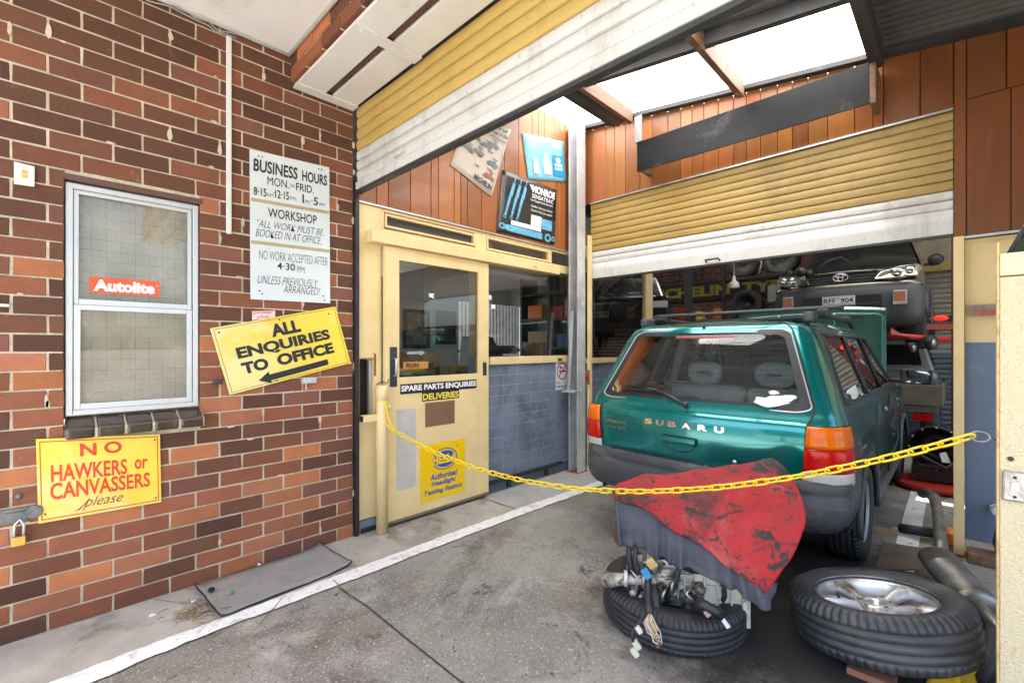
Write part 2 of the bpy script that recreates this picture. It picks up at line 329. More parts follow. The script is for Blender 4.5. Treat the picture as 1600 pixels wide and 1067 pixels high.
# ------------------------------------------------------------------ brick wall with its window opening
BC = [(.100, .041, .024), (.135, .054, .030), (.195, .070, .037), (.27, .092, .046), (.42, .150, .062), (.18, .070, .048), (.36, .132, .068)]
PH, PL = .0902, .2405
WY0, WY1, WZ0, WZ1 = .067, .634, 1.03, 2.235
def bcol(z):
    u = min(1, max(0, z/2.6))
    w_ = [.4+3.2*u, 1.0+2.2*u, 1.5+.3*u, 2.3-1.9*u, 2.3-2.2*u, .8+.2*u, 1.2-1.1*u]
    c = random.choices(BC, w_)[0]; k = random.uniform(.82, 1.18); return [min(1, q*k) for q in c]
def bricks(mb, y0, y1, z, row, xf, hole=None, anchor=1.573, ax='X', ylo=None):
    """one course of stretchers whose end stands on anchor"""
    off = 0 if row % 2 else PL/2
    e = anchor; first = True; seq = []
    if off: seq.append((e-PL/2+.0052, e-.0)); e -= PL/2
    while e > y0: seq.append((e-PL+.0052, e-.0052 if seq else e)); e -= PL
    for a, b in seq:
        a = max(a, y0)
        segs = [(a, b)]
        if hole:
            h0, h1 = hole; segs = []
            if a < h0: segs.append((a, min(b, h0)))
            if b > h1: segs.append((max(a, h1), b))
            if b <= h0 or a >= h1: segs = [(a, b)]
        for a2, b2 in segs:
            if b2-a2 < .012: continue
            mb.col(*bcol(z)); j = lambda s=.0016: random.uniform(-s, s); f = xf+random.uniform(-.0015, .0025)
            mb.hexa([(f-.05, a2+j(), z+.005+j()), (f-.05, b2+j(), z+.005+j()), (f+j(.001), b2+j(), z+.005+j()), (f+j(.001), a2+j(), z+.005+j()),
                     (f-.05, a2+j(), z+PH-.005+j()), (f-.05, b2+j(), z+PH-.005+j()), (f+j(.001), b2+j(), z+PH-.005+j()), (f+j(.001), a2+j(), z+PH-.005+j())]) if False else \
            mb.hexa([(f+j(.001), a2+j(), z+.0046+j()), (f+j(.001), b2+j(), z+.0046+j()), (f-.06, b2, z+.0046), (f-.06, a2, z+.0046),
                     (f+j(.001), a2+j(), z+PH-.0046+j()), (f+j(.001), b2+j(), z+PH-.0046+j()), (f-.06, b2, z+PH-.0046), (f-.06, a2, z+PH-.0046)])
bw = thing('brick_wall', 'dark red brown brick wall with the aluminium window, under the white soffit', 'wall', (XW-.1, 0, 0))
mb = MB()
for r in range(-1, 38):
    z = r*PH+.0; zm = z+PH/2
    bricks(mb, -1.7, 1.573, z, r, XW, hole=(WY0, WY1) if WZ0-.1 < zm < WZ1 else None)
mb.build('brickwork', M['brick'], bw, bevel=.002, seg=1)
mb = MB()                                                # mortar core around the opening
xf = XW-.0045
mb.box(XW-.35, xf, -1.7, WY0-.004, -.3, 3.42); mb.box(XW-.35, xf, WY1+.004, 1.568, -.3, 3.42)
mb.box(XW-.35, xf, WY0-.004, WY1+.004, -.3, WZ0-.06); mb.box(XW-.35, xf, WY0-.004, WY1+.004, WZ1+.004, 3.42)
mb.build('mortar', M['mortar'], bw)
mb = MB()                                                # smears of mortar left on the brick faces
for k in range(60):
    r = random.randrange(1, 36); z = r*PH; e = 1.573-(0 if r % 2 else PL/2)-PL*random.randrange(0, 8); kind_ = random.random()
    if kind_ < .6: y, dz, a, b_ = e+random.uniform(-.004, .004), random.uniform(.02, .07), random.uniform(.006, .012), random.uniform(.018, .04)
    else: y, dz, a, b_ = e-random.uniform(0, PL), random.choice([.006, .086]), random.uniform(.008, .022), random.uniform(.003, .007)
    y0_, z0_ = y, z+dz
    if y0_ < -.6 or WY0-.04 < y0_ < WY1+.04 and WZ0-.15 < z0_ < WZ1+.06: continue
    nn = 16; sd_ = random.uniform(0, 99)
    mb.poly([(XW+.0036, y0_+a*math.cos(6.283*i/nn)*(1+.5*mnoise.noise(V(math.cos(6.283*i/nn)*1.6, math.sin(6.283*i/nn)*1.6, sd_))), z0_+b_*math.sin(6.283*i/nn)*(1+.5*mnoise.noise(V(math.cos(6.283*i/nn)*1.6, math.sin(6.283*i/nn)*1.6, sd_+7)))) for i in range(nn)])
mb.build('mortar_smears', M['mortar'], bw)
mb = MB(); ny = 6
for i in range(5):                                       # sloping sill of glazed tiles
    y0 = .07+i*.115; y1 = y0+.108
    mb.hexa([(XW+.06, y0, .925), (XW+.06, y1, .925), (XW-.05, y1, .93), (XW-.05, y0, .93), (XW+.068, y0, .982), (XW+.068, y1, .982), (XW-.05, y1, 1.03), (XW-.05, y0, 1.03)])
mb.build('window_sill', M['glaze'], bw, bevel=.012, seg=3)
mb = MB(); mb.hexa([(XW+.054, .072, .93), (XW+.054, .642, .93), (XW-.05, .642, .935), (XW-.05, .072, .935), (XW+.062, .072, .974), (XW+.062, .642, .974), (XW-.05, .642, 1.02), (XW-.05, .072, 1.02)])
mb.build('sill_joint', M['mortar'], bw)
# lintel over the shutter
lt = thing('brick_lintel', 'narrow brick band over the driveway shutter, above the slatted soffit', 'wall', (-1, 1.35, 3.12))
mb = MB()
for r in range(0, 8):
    z = 3.125+r*PH; x = XW+.006-(.13 if r % 2 else 0)
    while x < 3.2:
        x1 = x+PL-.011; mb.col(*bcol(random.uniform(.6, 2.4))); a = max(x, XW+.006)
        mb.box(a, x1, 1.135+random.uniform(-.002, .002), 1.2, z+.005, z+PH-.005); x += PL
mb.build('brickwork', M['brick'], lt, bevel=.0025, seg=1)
mb = MB(); mb.box(XW, 3.2, 1.142, 1.56, 3.131, 3.95); mb.build('mortar', M['mortar'], lt)
# slatted metal soffit under the lintel
sf = thing('slatted_soffit', 'white slatted metal soffit bolted under the brick lintel', 'soffit', (-1, 1.35, 3.1))
mb = MB(); mb.box(XW+.01, 3.2, 1.155, 1.335, 3.098, 3.118); mb.box(XW+.01, 3.2, 1.385, 1.562, 3.098, 3.118); mb.build('soffit_board', M['white'], sf, bevel=.004)
mb = MB(); mb.box(XW+.005, 3.2, 1.165, 1.55, 3.119, 3.124); mb.build('backing', pm('brown grit', (.11, .05, .035), .9, var=.5, scale=60, bump=.8), sf)
for x in (XW+.05, -2.32, -1.45, -.55, .35):
    mb = MB(); mb.box(x-.04, x+.04, 1.148, 1.566, 3.088, 3.0975); 
    for y in (1.2, 1.29, 1.43, 1.52): mb.ball((x, y, 3.088), .008, 5, (1, 1, .5))
    mb.build('strap', M['white'], sf, bevel=.003)
# awning soffit
mb = MB(); mb.box(XW-.002, 1.6, -.75, 1.13, 3.302, 3.42); mb.build('awning_ceiling', M['soffit'], kind='structure')
mb = MB()
for z, y in ((3.302, 1.128),): mb.tube([(XW+.012, -.75, 3.292), (XW+.012, 1.115, 3.292)], .011, 8); mb.tube([(XW+.012, 1.122, 3.29), (2.6, 1.122, 3.29)], .012, 8)
tag(mb.build('cornice_bead', M['white']), 'thin white bead around the edge of the soffit ceiling', 'trim')
mb = MB()
pts = [V(XW+.02+.006*math.sin(k*1.3), .25+k*.035, 3.262+.008*math.sin(k*.9+1)-(.02 if k > 12 else 0)) for k in range(17)]
mb.tube(pts, .004, 6); mb.tube([p_+V(.008, 0, .012+.006*math.sin(i*1.7)) for i, p_ in enumerate(pts)], .0035, 6)
tag(mb.build('cable', pm('grey cable', (.3, .29, .28), .5)), 'grey cables sagging along the top of the brick wall', 'cable')
# roof over the service bay
RZ = lambda x: 3.475-.13*x
def corr(mb, x0, x1, y0, y1, amp=.009, pitch=.0762, up=0.0, rz=RZ):
    k = max(4, int((y1-y0)/(pitch/6)))
    mb.sm = True
    mb.grid([[(x, y0+(y1-y0)*i/k, rz(x)+up+amp*math.sin(2*math.pi*(y0+(y1-y0)*i/k)/pitch)) for i in range(k+1)] for x in (x0, x1)])
rt = thing('corrugated_roof', 'sloping corrugated roof with translucent sheets over the service bay', 'roof', (-1, 3, 3.5))
mb = MB(); corr(mb, XW-.25, 2.8, 1.2, 1.9); corr(mb, XW-.25, -2.42, 1.9, 3.12); corr(mb, -.45, 2.8, 1.9, 3.12); corr(mb, XW-.25, 2.8, 3.12, 3.36); corr(mb, -.45, 2.8, 3.36, 4.5); mb.build('steel_sheets', M['roof'], rt, solid=.002)
mb = MB(); corr(mb, XW-.25, -.45, 3.36, 4.5, up=.006); corr(mb, -2.42, -.45, 1.9, 3.12, up=.006); mb.build('translucent_sheets', M['sheet'], rt)  # second strip, out of view, is added to light the door and car
mb = MB(); x0, x1 = XW-.2, 2.8; y0, y1 = 3.30, 3.355
mb.hexa([(x0, y0, RZ(x0)-.11), (x1, y0, RZ(x1)-.11), (x1, y1, RZ(x1)-.11), (x0, y1, RZ(x0)-.11), (x0, y0, RZ(x0)-.012), (x1, y0, RZ(x1)-.012), (x1, y1, RZ(x1)-.012), (x0, y1, RZ(x0)-.012)])
mb.build('purlin', M['dark'], rt)
for x, hgt, mt, wd in ((-2.386, .13, 'rafter', .048), (-1.335, .13, 'rafter', .05), (-.425, .15, 'dark', .07)):
    mb = MB(); z = RZ(x)-.014
    mb.box(x-wd/2, x+wd/2, 1.66, 4.16, z-hgt, z); mb.build('rafter', M[mt], rt, bevel=.004)
mb = MB(); x0, x1 = XW, 2.8                               # flashing along the top of the back cladding
mb.hexa([(x0, 4.20, RZ(x0)-.055), (x1, 4.20, RZ(x1)-.055), (x1, 4.275, RZ(x1)-.055), (x0, 4.275, RZ(x0)-.055), (x0, 4.20, RZ(x0)-.018), (x1, 4.20, RZ(x1)-.018), (x1, 4.275, RZ(x1)-.018), (x0, 4.275, RZ(x0)-.018)])
mb.build('wall_plate', M['dark'], rt)
# ------------------------------------------------------------------ roller shutters
def curtain(name, M_, x0, x1, yf, zs, parent, amp=.014, d=1):
    """zs: list of slat edges from the bottom up; each slat bows out, with a groove between"""
    mb = MB(); mb.sm = True; rows = []
    for z0, z1, fl in zs:
        hh = z1-z0
        prof = [(0, 2.0), (.035, 2.0), (.05, .9), (.09, .3), (.18, .02), (.5, -.15), (.8, .02), (.9, .3), (.945, .9), (.96, 2.0), (1, 2.0)] if not fl else [(0, 0), (.5, 0), (1, 0)]
        for t, a in prof: rows.append([(x0+(x1-x0)*i/90, yf+a*amp+.0035*mnoise.noise(V(x0+(x1-x0)*i/18, z0*6, yf))+.0012*mnoise.noise(V(i*.7, z0*20+t, 3)), z0+hh*t) for i in range(91)])
    mb.grid(rows); return mb.build(name, M_, parent)
sh = thing('roller_shutter', 'big yellow and white roller shutter half raised across the driveway front', 'roller shutter', (-1.3, YS, 2.5))
wz = [(2.575, 2.665, 0), (2.665, 2.735, 0), (2.735, 2.807, 0)]
curtain('white_slats', M['slatw'], XW+.02, 2.6, YS+.018, wz, sh)
zz = [(2.807+k*.0785, 2.807+(k+1)*.0785, 0) for k in range(4)]
curtain('yellow_slats', M['slat'], XW+.02, 2.6, YS+.018, zz, sh)
mb = MB(); mb.box(XW+.02, 2.6, YS+.004, YS+.045, 2.52, 2.573); mb.build('bottom_bar', M['slatw'], sh, bevel=.004)
mb = MB(); mb.box(XW+.02, 2.6, YS+.012, YS+.05, 2.497, 2.519); mb.build('rubber_seal', M['dark'], sh)
mb = MB(); mb.box(-2.62, -2.5, YS-.004, YS+.004, 2.60, 2.622); mb.build('finger_pull', M['slatw'], sh, bevel=.003)
mb = MB(); mb.box(XW-.03, XW+.03, YS+.003, YS+.032, 0, 2.62); mb.build('guide_channel', M['black'], sh)
mb = MB(); mb.lathe([(0, 0), (.14, 0), (.14, 5.7), (0, 5.7)], (XW+.05, YS+.24, 3.28), (1, 0, 0), 20); mb.build('drum', M['dark'], sh)
sb = thing('roller_shutter', 'smaller yellow and white roller shutter half raised over the workshop opening', 'roller shutter', (-1.5, YB, 2.1))
x0, x1 = -2.965, -.034
curtain('white_slats', M['slatw'], x0, x1, YB+.012, [(2.145, 2.31, 1), (2.31, 2.375, 0), (2.375, 2.44, 0)], sb, .01)
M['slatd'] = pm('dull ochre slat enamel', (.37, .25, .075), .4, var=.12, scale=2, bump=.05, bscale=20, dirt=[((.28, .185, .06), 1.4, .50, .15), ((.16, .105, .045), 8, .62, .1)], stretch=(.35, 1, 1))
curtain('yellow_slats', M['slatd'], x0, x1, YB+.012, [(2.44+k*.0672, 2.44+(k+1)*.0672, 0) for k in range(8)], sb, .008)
mb = MB(); mb.box(x0, x1, YB+.002, YB+.03, 2.125, 2.143); mb.build('bottom_bar', M['dark'], sb)
mb = MB(); xh = -1.62; mb.tube([(xh-.06, YB+.01, 2.165), (xh-.06, YB-.02, 2.18), (xh+.06, YB-.02, 2.18), (xh+.06, YB+.01, 2.165)], .008, 8); mb.build('lift_handle', M['dark'], sb)
mb = MB(); mb.box(x0, x1, YB-.016, YB+.0, 2.972, 2.985); mb.build('head_trim', M['alu'], sb)
# ------------------------------------------------------------------ timber cladding
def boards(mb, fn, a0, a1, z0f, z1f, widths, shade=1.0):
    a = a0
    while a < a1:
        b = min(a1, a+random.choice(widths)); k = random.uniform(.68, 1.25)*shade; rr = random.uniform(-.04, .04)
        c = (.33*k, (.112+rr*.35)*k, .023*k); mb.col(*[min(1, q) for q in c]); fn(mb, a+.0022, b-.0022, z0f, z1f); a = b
def bx_(mb, a, b, z0f, z1f):                             # board on the office side wall
    za, zb = z1f(a), z1f(b); x = XW
    mb.hexa([(x, a, z0f), (x, b, z0f), (x-.02, b, z0f), (x-.02, a, z0f), (x, a, za), (x, b, zb), (x-.02, b, zb), (x-.02, a, za)])
def by_(mb, a, b, z0f, z1f):
    za, zb = z1f(a), z1f(b); y = YB
    mb.hexa([(a, y, z0f), (b, y, z0f), (b, y+.02, z0f), (a, y+.02, z0f), (a, y, za), (b, y, zb), (b, y+.02, zb), (a, y+.02, za)])
cw = thing('timber_wall', 'orange brown board wall with three posters above the office front', 'wall', (XW, 3, 2.45))
mb = MB(); boards(mb, bx_, 1.61, 4.27, 2.455, lambda y: RZ(XW)-.01, [.075, .1, .15, .17, .2]); mb.build('boards', M['wood'], cw, bevel=.003, seg=1)
mb = MB(); mb.box(XW-.16, XW-.024, 1.61, 4.3, 2.44, 3.95); mb.build('backing', M['black'], cw)
mb = MB(); mb.box(XW-.005, XW+.014, 1.61, 4.25, 2.442, 2.455); mb.build('drip_trim', M['alu'], cw)
cb = thing('timber_wall', 'brown board wall around and above the smaller workshop shutter', 'wall', (-1, YB, 3))
mb = MB()
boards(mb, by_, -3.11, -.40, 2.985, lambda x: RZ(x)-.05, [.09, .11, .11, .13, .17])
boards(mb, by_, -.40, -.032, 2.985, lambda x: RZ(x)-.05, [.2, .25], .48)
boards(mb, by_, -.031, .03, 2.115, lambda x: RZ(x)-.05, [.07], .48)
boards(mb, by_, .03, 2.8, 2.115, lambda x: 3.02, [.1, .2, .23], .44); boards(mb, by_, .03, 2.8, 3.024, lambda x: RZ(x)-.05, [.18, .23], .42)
mb.build('boards', M['wood'], cb, bevel=.003, seg=1)
mb = MB(); mb.box(-3.11, 2.8, YB+.024, YB+.028, 3.02, 3.5)
mb.box(-3.16, -.034, YB+.12, YB+.2, 2.9, 3.9); mb.box(-.03, 2.8, YB+.024, YB+.1, 2.1, 3.8); mb.build('backing', M['black'], cb)
mb = MB(); mb.box(.022, 2.8, YB-.012, YB-.001, 2.098, 2.114); mb.build('drip_trim', M['alu'], cb)
# long black sheet hung on the cladding
bb = thing('hanging_board', 'long black scuffed sheet panel hung high on the board wall', 'panel', (-1.35, 4.05, 3.1))
mb = MB(); mb.box(-2.255, -.455, 4.045, 4.06, 3.085, 3.375)
M['bpan'] = pm('scuffed black sheet', (.016, .016, .017), .36, var=.4, scale=2.5, dirt=[((.08, .08, .08), 1.3, .55, .12)], stretch=(.6, 1, 1), spec=.15)
mb.build('face_sheet', M['bpan'], bb, bevel=.003)
for a_ in ((-.453, -.42, 4.045, 4.275, 3.085, 3.375), (-2.25, -2.21, 4.062, 4.275, 3.1, 3.36)): mb = MB(); mb.box(*a_); mb.build('end_board', M['rafter'], bb)
mb = MB(); mb.box(-2.27, -2.2, 4.03, 4.044, 3.37, 3.62); mb.build('hanger', M['alu'], bb)
for x in (-2.0, -1.7, -1.2, -.9, -.55):
    for z in (3.12, 3.34): mb = MB(); mb.ball((x, 4.044, z), .004, 4); mb.build('screw', M['dark'], bb)
# folded metal trough beside the rafter
mb = MB(); tx = -2.475; zt = 3.74
pr = [(-.16, .0), (-.15, -.05), (-.12, -.03), (-.09, -.075), (-.05, -.05), (-.02, -.085), (.03, -.06), (.07, -.02), (.075, .03)]
mb.grid([[(tx+a*.62, y, zt+b*.8-.055) for a, b in pr] for y in (2.7, 4.08)])
lt2 = thing('metal_trough', 'folded grey metal trough with a white edge slung beside the rafter', 'trough', (tx, 3.4, 3.6))
mb.build('trough_sheet', M['dark'], lt2, solid=.004)
mb = MB(); mb.box(tx+.048, tx+.062, 2.7, 4.08, zt-.06, zt+.0); mb.build('edge_strip', M['slatw'], lt2)
# ------------------------------------------------------------------ office front
X0 = XW
of = thing('glazed_partition', 'cream yellow timber office front with glazing above blue grey blocks', 'shopfront', (XW, 3, 0))
mb = MB()
mb.box(X0-.09, X0, 1.612, 1.80, 1.29, 2.44); mb.box(X0-.09, X0, 1.612, 1.80, .1, .82); mb.box(X0-.09, X0, 1.735, 1.80, .82, 1.29); mb.box(X0-.09, X0-.001, 1.612, 1.624, .82, 1.29)
mb.box(X0-.09, X0-.002, 1.80, 4.25, 2.418, 2.44)           # head
mb.box(X0-.09, X0-.002, 1.80, 2.76, 2.135, 2.288); mb.box(X0-.09, X0, 2.75, 2.885, 1.29, 2.417); mb.box(X0-.09, X0, 2.865, 2.912, .1, 1.29)
mb.box(X0-.09, X0-.002, 1.80, 1.824, 2.289, 2.417); mb.box(X0-.09, X0-.002, 2.886, 4.24, 2.2, 2.285) 
mb.box(X0-.09, X0-.002, 3.80, 3.845, 2.286, 2.417)
mb.box(X0-.12, X0+.02, 2.913, 4.26, 1.212, 1.285)           # sill
mb.box(X0-.09, X0, 4.235, 4.345, .0, 2.44)
mb.build('frame', M['yel'], of, bevel=.004)
mb = MB()
for (a, b, z0, z1) in ((1.83, 2.742, 2.30, 2.405), (2.89, 3.798, 2.29, 2.412)):
    t = .016; mb.box(X0-.03, X0+.006, a, b, z0, z0+t); mb.box(X0-.03, X0+.006, a, b, z1-t, z1); mb.box(X0-.03, X0+.006, a, a+t, z0+t, z1-t); mb.box(X0-.03, X0+.006, b-t, b, z0+t, z1-t)
mb.build('glazing_bead', M['yel'], of, bevel=.002)
mb = MB(); mb.box(X0-.035, X0-.03, 1.846, 2.726, 2.316, 2.389); mb.build('transom_panel', pm('fly mesh', (.055, .055, .055), .7, var=.3, scale=200, bump=.4, bscale=300), of)
mb = MB(); mb.poly([(X0-.03, 2.89, 2.29), (X0-.03, 3.80, 2.29), (X0-.03, 3.80, 2.417), (X0-.03, 2.89, 2.417)]); mb.build('transom_pane', M['glass'], of)
mb = MB(); mb.poly([(X0-.04, 2.912, 1.285), (X0-.04, 4.235, 1.285), (X0-.04, 4.235, 2.417), (X0-.04, 2.912, 2.2)][:2]+[(X0-.04, 4.235, 2.417), (X0-.04, 3.845, 2.417), (X0-.04, 3.845, 2.2), (X0-.04, 2.912, 2.2)])
mb.build('window_pane', M['glass'], of)
mb = MB(); mb.box(X0-.005, X0+.004, 2.5, 2.62, 1, 1); mb.bm.clear()
mb = MB()
for r in range(11):
    z = .115+r*.0995; y = 2.915-(.2 if r % 2 else 0)
    while y < 4.24:
        a, b = max(y, 2.915), min(y+.397, 4.235); k = random.uniform(.92, 1.08); mb.col(.185*k, .22*k, .285*k)
        if b-a > .02: mb.box(X0-.05, X0-.008+random.uniform(-.001, .001), a+.002, b-.002, z+.002, z+.0975)
        y += .4
mb.build('painted_blocks', M['block'], of, bevel=.002, seg=1)
mb = MB(); mb.box(X0-.1, X0-.0115, 2.913, 4.235, .10, 1.21); mb.build('block_joint', M['bmort'], of)
mb = MB(); mb.box(X0-.09, X0-.006, 2.8, 4.24, 0, .088); mb.build('plinth', pm('plinth paint', (.13, .16, .20), .7, dirt=[((.05, .05, .05), 5, .4)]), of)
mb = MB(); mb.box(X0-.0055, X0+.035, 2.87, 4.0, .095, .118); mb.box(X0-.005, X0+.025, 3.15, 3.19, .02, .094); mb.box(X0-.005, X0+.025, 3.72, 3.76, .02, .094); mb.build('floor_track', M['black'], of)
mb = MB(); mb.box(X0-.09, X0+.01, 1.63, 2.8, 0, .04); mb.build('threshold', M['black'], of)
mb = MB(); mb.box(X0-.088, X0+.004, 1.62, 1.80, .0, .095); mb.build('kick_plate', pm('blue grey kick plate', (.16, .19, .22), .6, dirt=[((.4, .4, .4), 9, .3)]), of)
mb = MB(); mb.box(X0-.3, X0-.1, 1.625, 1.74, .8, 1.3); mb.build('slot_recess', pm('dark recess', (.03, .02, .015), .9), of)
mb = MB(); mb.box(X0-.06, X0-.03, 1.712, 1.734, .83, 1.28); mb.build('slot_liner', M['alu'], of)
mb = MB(); mb.box(X0+.0005, X0+.002, 1.63, 1.735, 1.291, 1.298); mb.box(X0+.0005, X0+.002, 1.737, 1.755, 1.16, 1.33); mb.build('rust_patch', M['rust'], of)
rl = MB(); rl.box(X0+.001, X0+.10, 1.674, 3.86, 2.152, 2.243); rl.build('door_rail', M['yel'], of, bevel=.005)
# sliding door
XD = XW+.062
dr = thing('sliding_door', 'cream yellow sliding door with a big glass panel and stickers below', 'door', (XD, 2.32, .04))
mb = MB()
mb.box(XD-.04, XD, 1.80, 1.918, .045, 2.146); mb.box(XD-.04, XD, 2.732, 2.858, .045, 2.146); mb.box(XD-.04, XD, 1.918, 2.732, 2.05, 2.146); mb.box(XD-.04, XD, 1.918, 2.732, .045, 1.143)
mb.build('door_leaf', M['yel'], dr, bevel=.003)
mb = MB(); mb.poly([(XD-.02, 1.918, 1.143), (XD-.02, 2.732, 1.143), (XD-.02, 2.732, 2.05), (XD-.02, 1.918, 2.05)]); mb.build('pane', M['glass'], dr)
mb = MB(); mb.box(XD-.001, XD+.003, 1.835, 1.897, 1.075, 1.38); hp = mb.build('handle_plate', M['dark'], dr)
mb = MB(); mb.tube([(XD, 1.87, 1.29), (XD+.035, 1.87, 1.29), (XD+.035, 1.87, 1.16), (XD, 1.87, 1.16)], .009, 8); mb.build('handle', M['alu'], hp)
mb = MB(); mb.box(XD, XD+.002, 2.785, 2.83, 1.12, 1.24); mb.build('flush_pull', M['dark'], dr)
mb = MB(); mb.box(XD-.002, XD+.004, 1.80, 2.858, .03, .052); mb.build('bottom_rail', pm('brown rail', (.2, .12, .08), .6), dr)
# stickers on the door
def sticker(name, lab, cat, q, mat, n=(1, 0, 0), t=.0012):
    o = thing(name, lab, cat, Vector(q[0])); mb = MB(); plate(mb, q, n, t); mb.build('panel', mat, o); return o, Face(q, n)
def qX(y0, y1, z0, z1, x): return [V(x, y0, z0), V(x, y1, z0), V(x, y1, z1), V(x, y0, z1)]
xs = XD+.0022
sp, f = sticker('lettering_sign', 'white and yellow capital lettering strip under the door glass', 'sign', qX(1.926, 2.706, 1.012, 1.09, xs), M['ink'])
mb = MB(); f.text(mb, 'SPARE PARTS ENQUIRIES', .01, .99, .16, .86, bold=.035); mb.build('white_lettering', M['inkwhite'], sp)
q = qX(2.126, 2.508, .94, 1.0118, xs); mb = MB(); plate(mb, q, (1, 0, 0), .0012); mb.build('lower_panel', M['ink'], sp); f = Face(q, (1, 0, 0))
mb = MB(); f.text(mb, 'DELIVERIES', .02, .98, .12, .86, bold=.03); mb.build('yellow_lettering', M['inkyel'], sp)
sticker('brown_patch', 'plain brown square patch below the lettering strip on the door', 'patch', qX(2.157, 2.459, .728, .925, xs), pm('brown board', (.19, .105, .05), .6))
sticker('grey_patch', 'tall plain grey patch on the left of the sliding door', 'patch', qX(1.892, 2.065, .275, .895, xs), pm('grey patch', (.47, .44, .40), .6))
he, f = sticker('headlight_sign', 'bright yellow square sign with a blue oval emblem low on the door', 'sign', qX(2.108, 2.573, .122, .582, xs), M['signy'])
mb = MB(); f.ellipse(mb, .53, .70, .285, .195, .09); f.ellipse(mb, .53, .70, .235, .148); f.text(mb, '®', .79, .83, .87, .91)
for k, (s_, u0, u1) in enumerate((('Authorised', .2, .82), ('Headlight', .23, .78), ('Testing Station', .08, .93))):
    f.text(mb, s_, u0, u1, .355-.135*k, .465-.135*k, bold=.03, shear=.25)
mb.build('blue_print', M['inkblue'], he)
mb = MB(); f.text(mb, 'HELLA', .25, .81, .62, .78, bold=.05, h=.003); mb.build('emblem_lettering', M['signy'], he)
xg = XD-.0185
for lab, q, mt, tx, tm in (('small orange sticker low on the door glass', qX(1.965, 2.2, 1.205, 1.262, xg), pm('dull orange sticker', (.42, .18, .04), .6), 'RUN', M['ink']),):
    o, f = sticker('glass_sticker', lab, 'sticker', q, mt); mb = MB(); f.text(mb, tx, .12, .6, .2, .8, bold=.03); mb.build('lettering', tm, o)
mb = MB(); mb.poly([(xg, 2.2+a, 1.79+b) for a, b in ((0, 0), (.015, .012), (0, .03), (.03, .028), (.06, .035), (.05, .01), (.062, -.012), (.03, 0))]); tag(mb.build('torn_sticker', M['inkwhite']), 'torn white scrap of sticker on the door glass', 'sticker')
mb = MB(); f = Face(qX(2.0, 2.17, 1.305, 1.36, xg), (1, 0, 0)); f.shape(mb, [(0, .3), (.7, .3), (.7, .05), (1, .5), (.7, .95), (.7, .7), (0, .7)]); tag(mb.build('arrow_sticker', pm('pale arrow', (.25, .3, .33), .5)), 'small grey arrow sticker on the door glass', 'sticker')
for z0 in (1.745, 1.83):
    mb = MB(); mb.box(X0-.0385, X0-.037, 2.93+(1.83-z0)*.6, 2.985+(1.83-z0)*.6, z0, z0+.04); tag(mb.build('glass_sticker', M['inkwhite']), 'tiny white sticker on the office window, %s of the pair' % ('lower' if z0 < 1.8 else 'upper'), 'sticker')
# no smoking sign
ns, f = sticker('no_smoking_sign', 'white sign with a red crossed cigarette circle on the grey blocks', 'sign', qX(3.905, 4.13, .905, 1.22, XW+.003), M['signw'])
mb = MB(); f.ellipse(mb, .5, .66, .42, .30, .16); f.shape(mb, [(.22, .49), (.29, .46), (.78, .83), (.71, .86)], .0022); mb.build('red_symbol', M['inkred'], ns)
mb = MB(); f.rect(mb, .26, .76, .63, .68, .0018); f.text(mb, 'NO', .08, .36, .21, .28, .01); f.text(mb, 'SMOKING', .08, .92, .08, .16, .01); f.shape(mb, [(.3, .75), (.38, .82), (.5, .8), (.42, .73)], .0018); mb.build('black_print', M['ink'], ns)
mb = MB(); mb.box(X0+.02, X0+.05, 3.92, 3.96, 1.23, 1.255); tag(mb.build('window_latch', M['black']), 'small black latch on the office window sill', 'latch')
# corner post, channel
cp = thing('steel_post', 'tall galvanised steel post in the corner beside the office window', 'post', (-3.05, 4.2, 0))
mb = MB(); mb.box(-3.10, -3.088, 4.06, 4.19, .0, 3.84); mb.box(-3.10, -2.985, 4.19, 4.2, 0, 3.84); mb.box(-2.985, -2.973, 4.06, 4.2, 0, 3.84); mb.build('post_section', M['galv'], cp, bevel=.003)
mb = MB(); mb.box(-3.12, -2.95, 4.04, 4.22, 0, .012); mb.build('base_plate', M['rust'], cp)
ch = thing('metal_channel', 'short pale metal channel leaning on the galvanised corner post', 'channel', (-3.07, 4.03, .88))
mb = MB(); a, b = V(-3.06, 4.10, 1.775), V(-3.06, 4.03, .905)
mb.hexa([b+V(-.02, -.03, 0), b+V(.02, -.03, 0), b+V(.02, .03, 0), b+V(-.02, .03, 0), a+V(-.02, -.03, 0), a+V(.02, -.03, 0), a+V(.02, .03, 0), a+V(-.02, .03, 0)]); mb.build('channel_section', M['alu'], ch, bevel=.004)
mb = MB(); mb.box(-3.12, -2.95, 3.96, 4.09, .885, .905); mb.build('bracket', M['galv'], ch, bevel=.003)
jb = MB(); jb.box(-2.968, -2.935, YB-.055, YB+.0, 0, 2.62); tag(jb.build('door_jamb', M['yel'], bevel=.004), 'narrow cream jamb between the steel post and the workshop opening', 'post')
jb = thing('alarm_switch', 'small red and green push switch on the cream jamb', 'switch', (-2.95, 4.22, 1.0))
mb = MB(); mb.box(-2.972, -2.93, YB-.075, YB-.056, .985, 1.10); mb.build('switch_box', M['red'], jb, bevel=.003)
mb = MB(); mb.box(-2.972, -2.93, YB-.0752, YB-.056, 1.102, 1.125); mb.box(-2.972, -2.93, YB-.0752, YB-.056, .96, .983); mb.build('green_trim', pm('green', (.05, .25, .08), .5), jb)
mb = MB(); mb.cyl((-2.95, YB-.076, 1.04), (-2.95, YB-.095, 1.04), .012); mb.build('button', M['black'], jb)
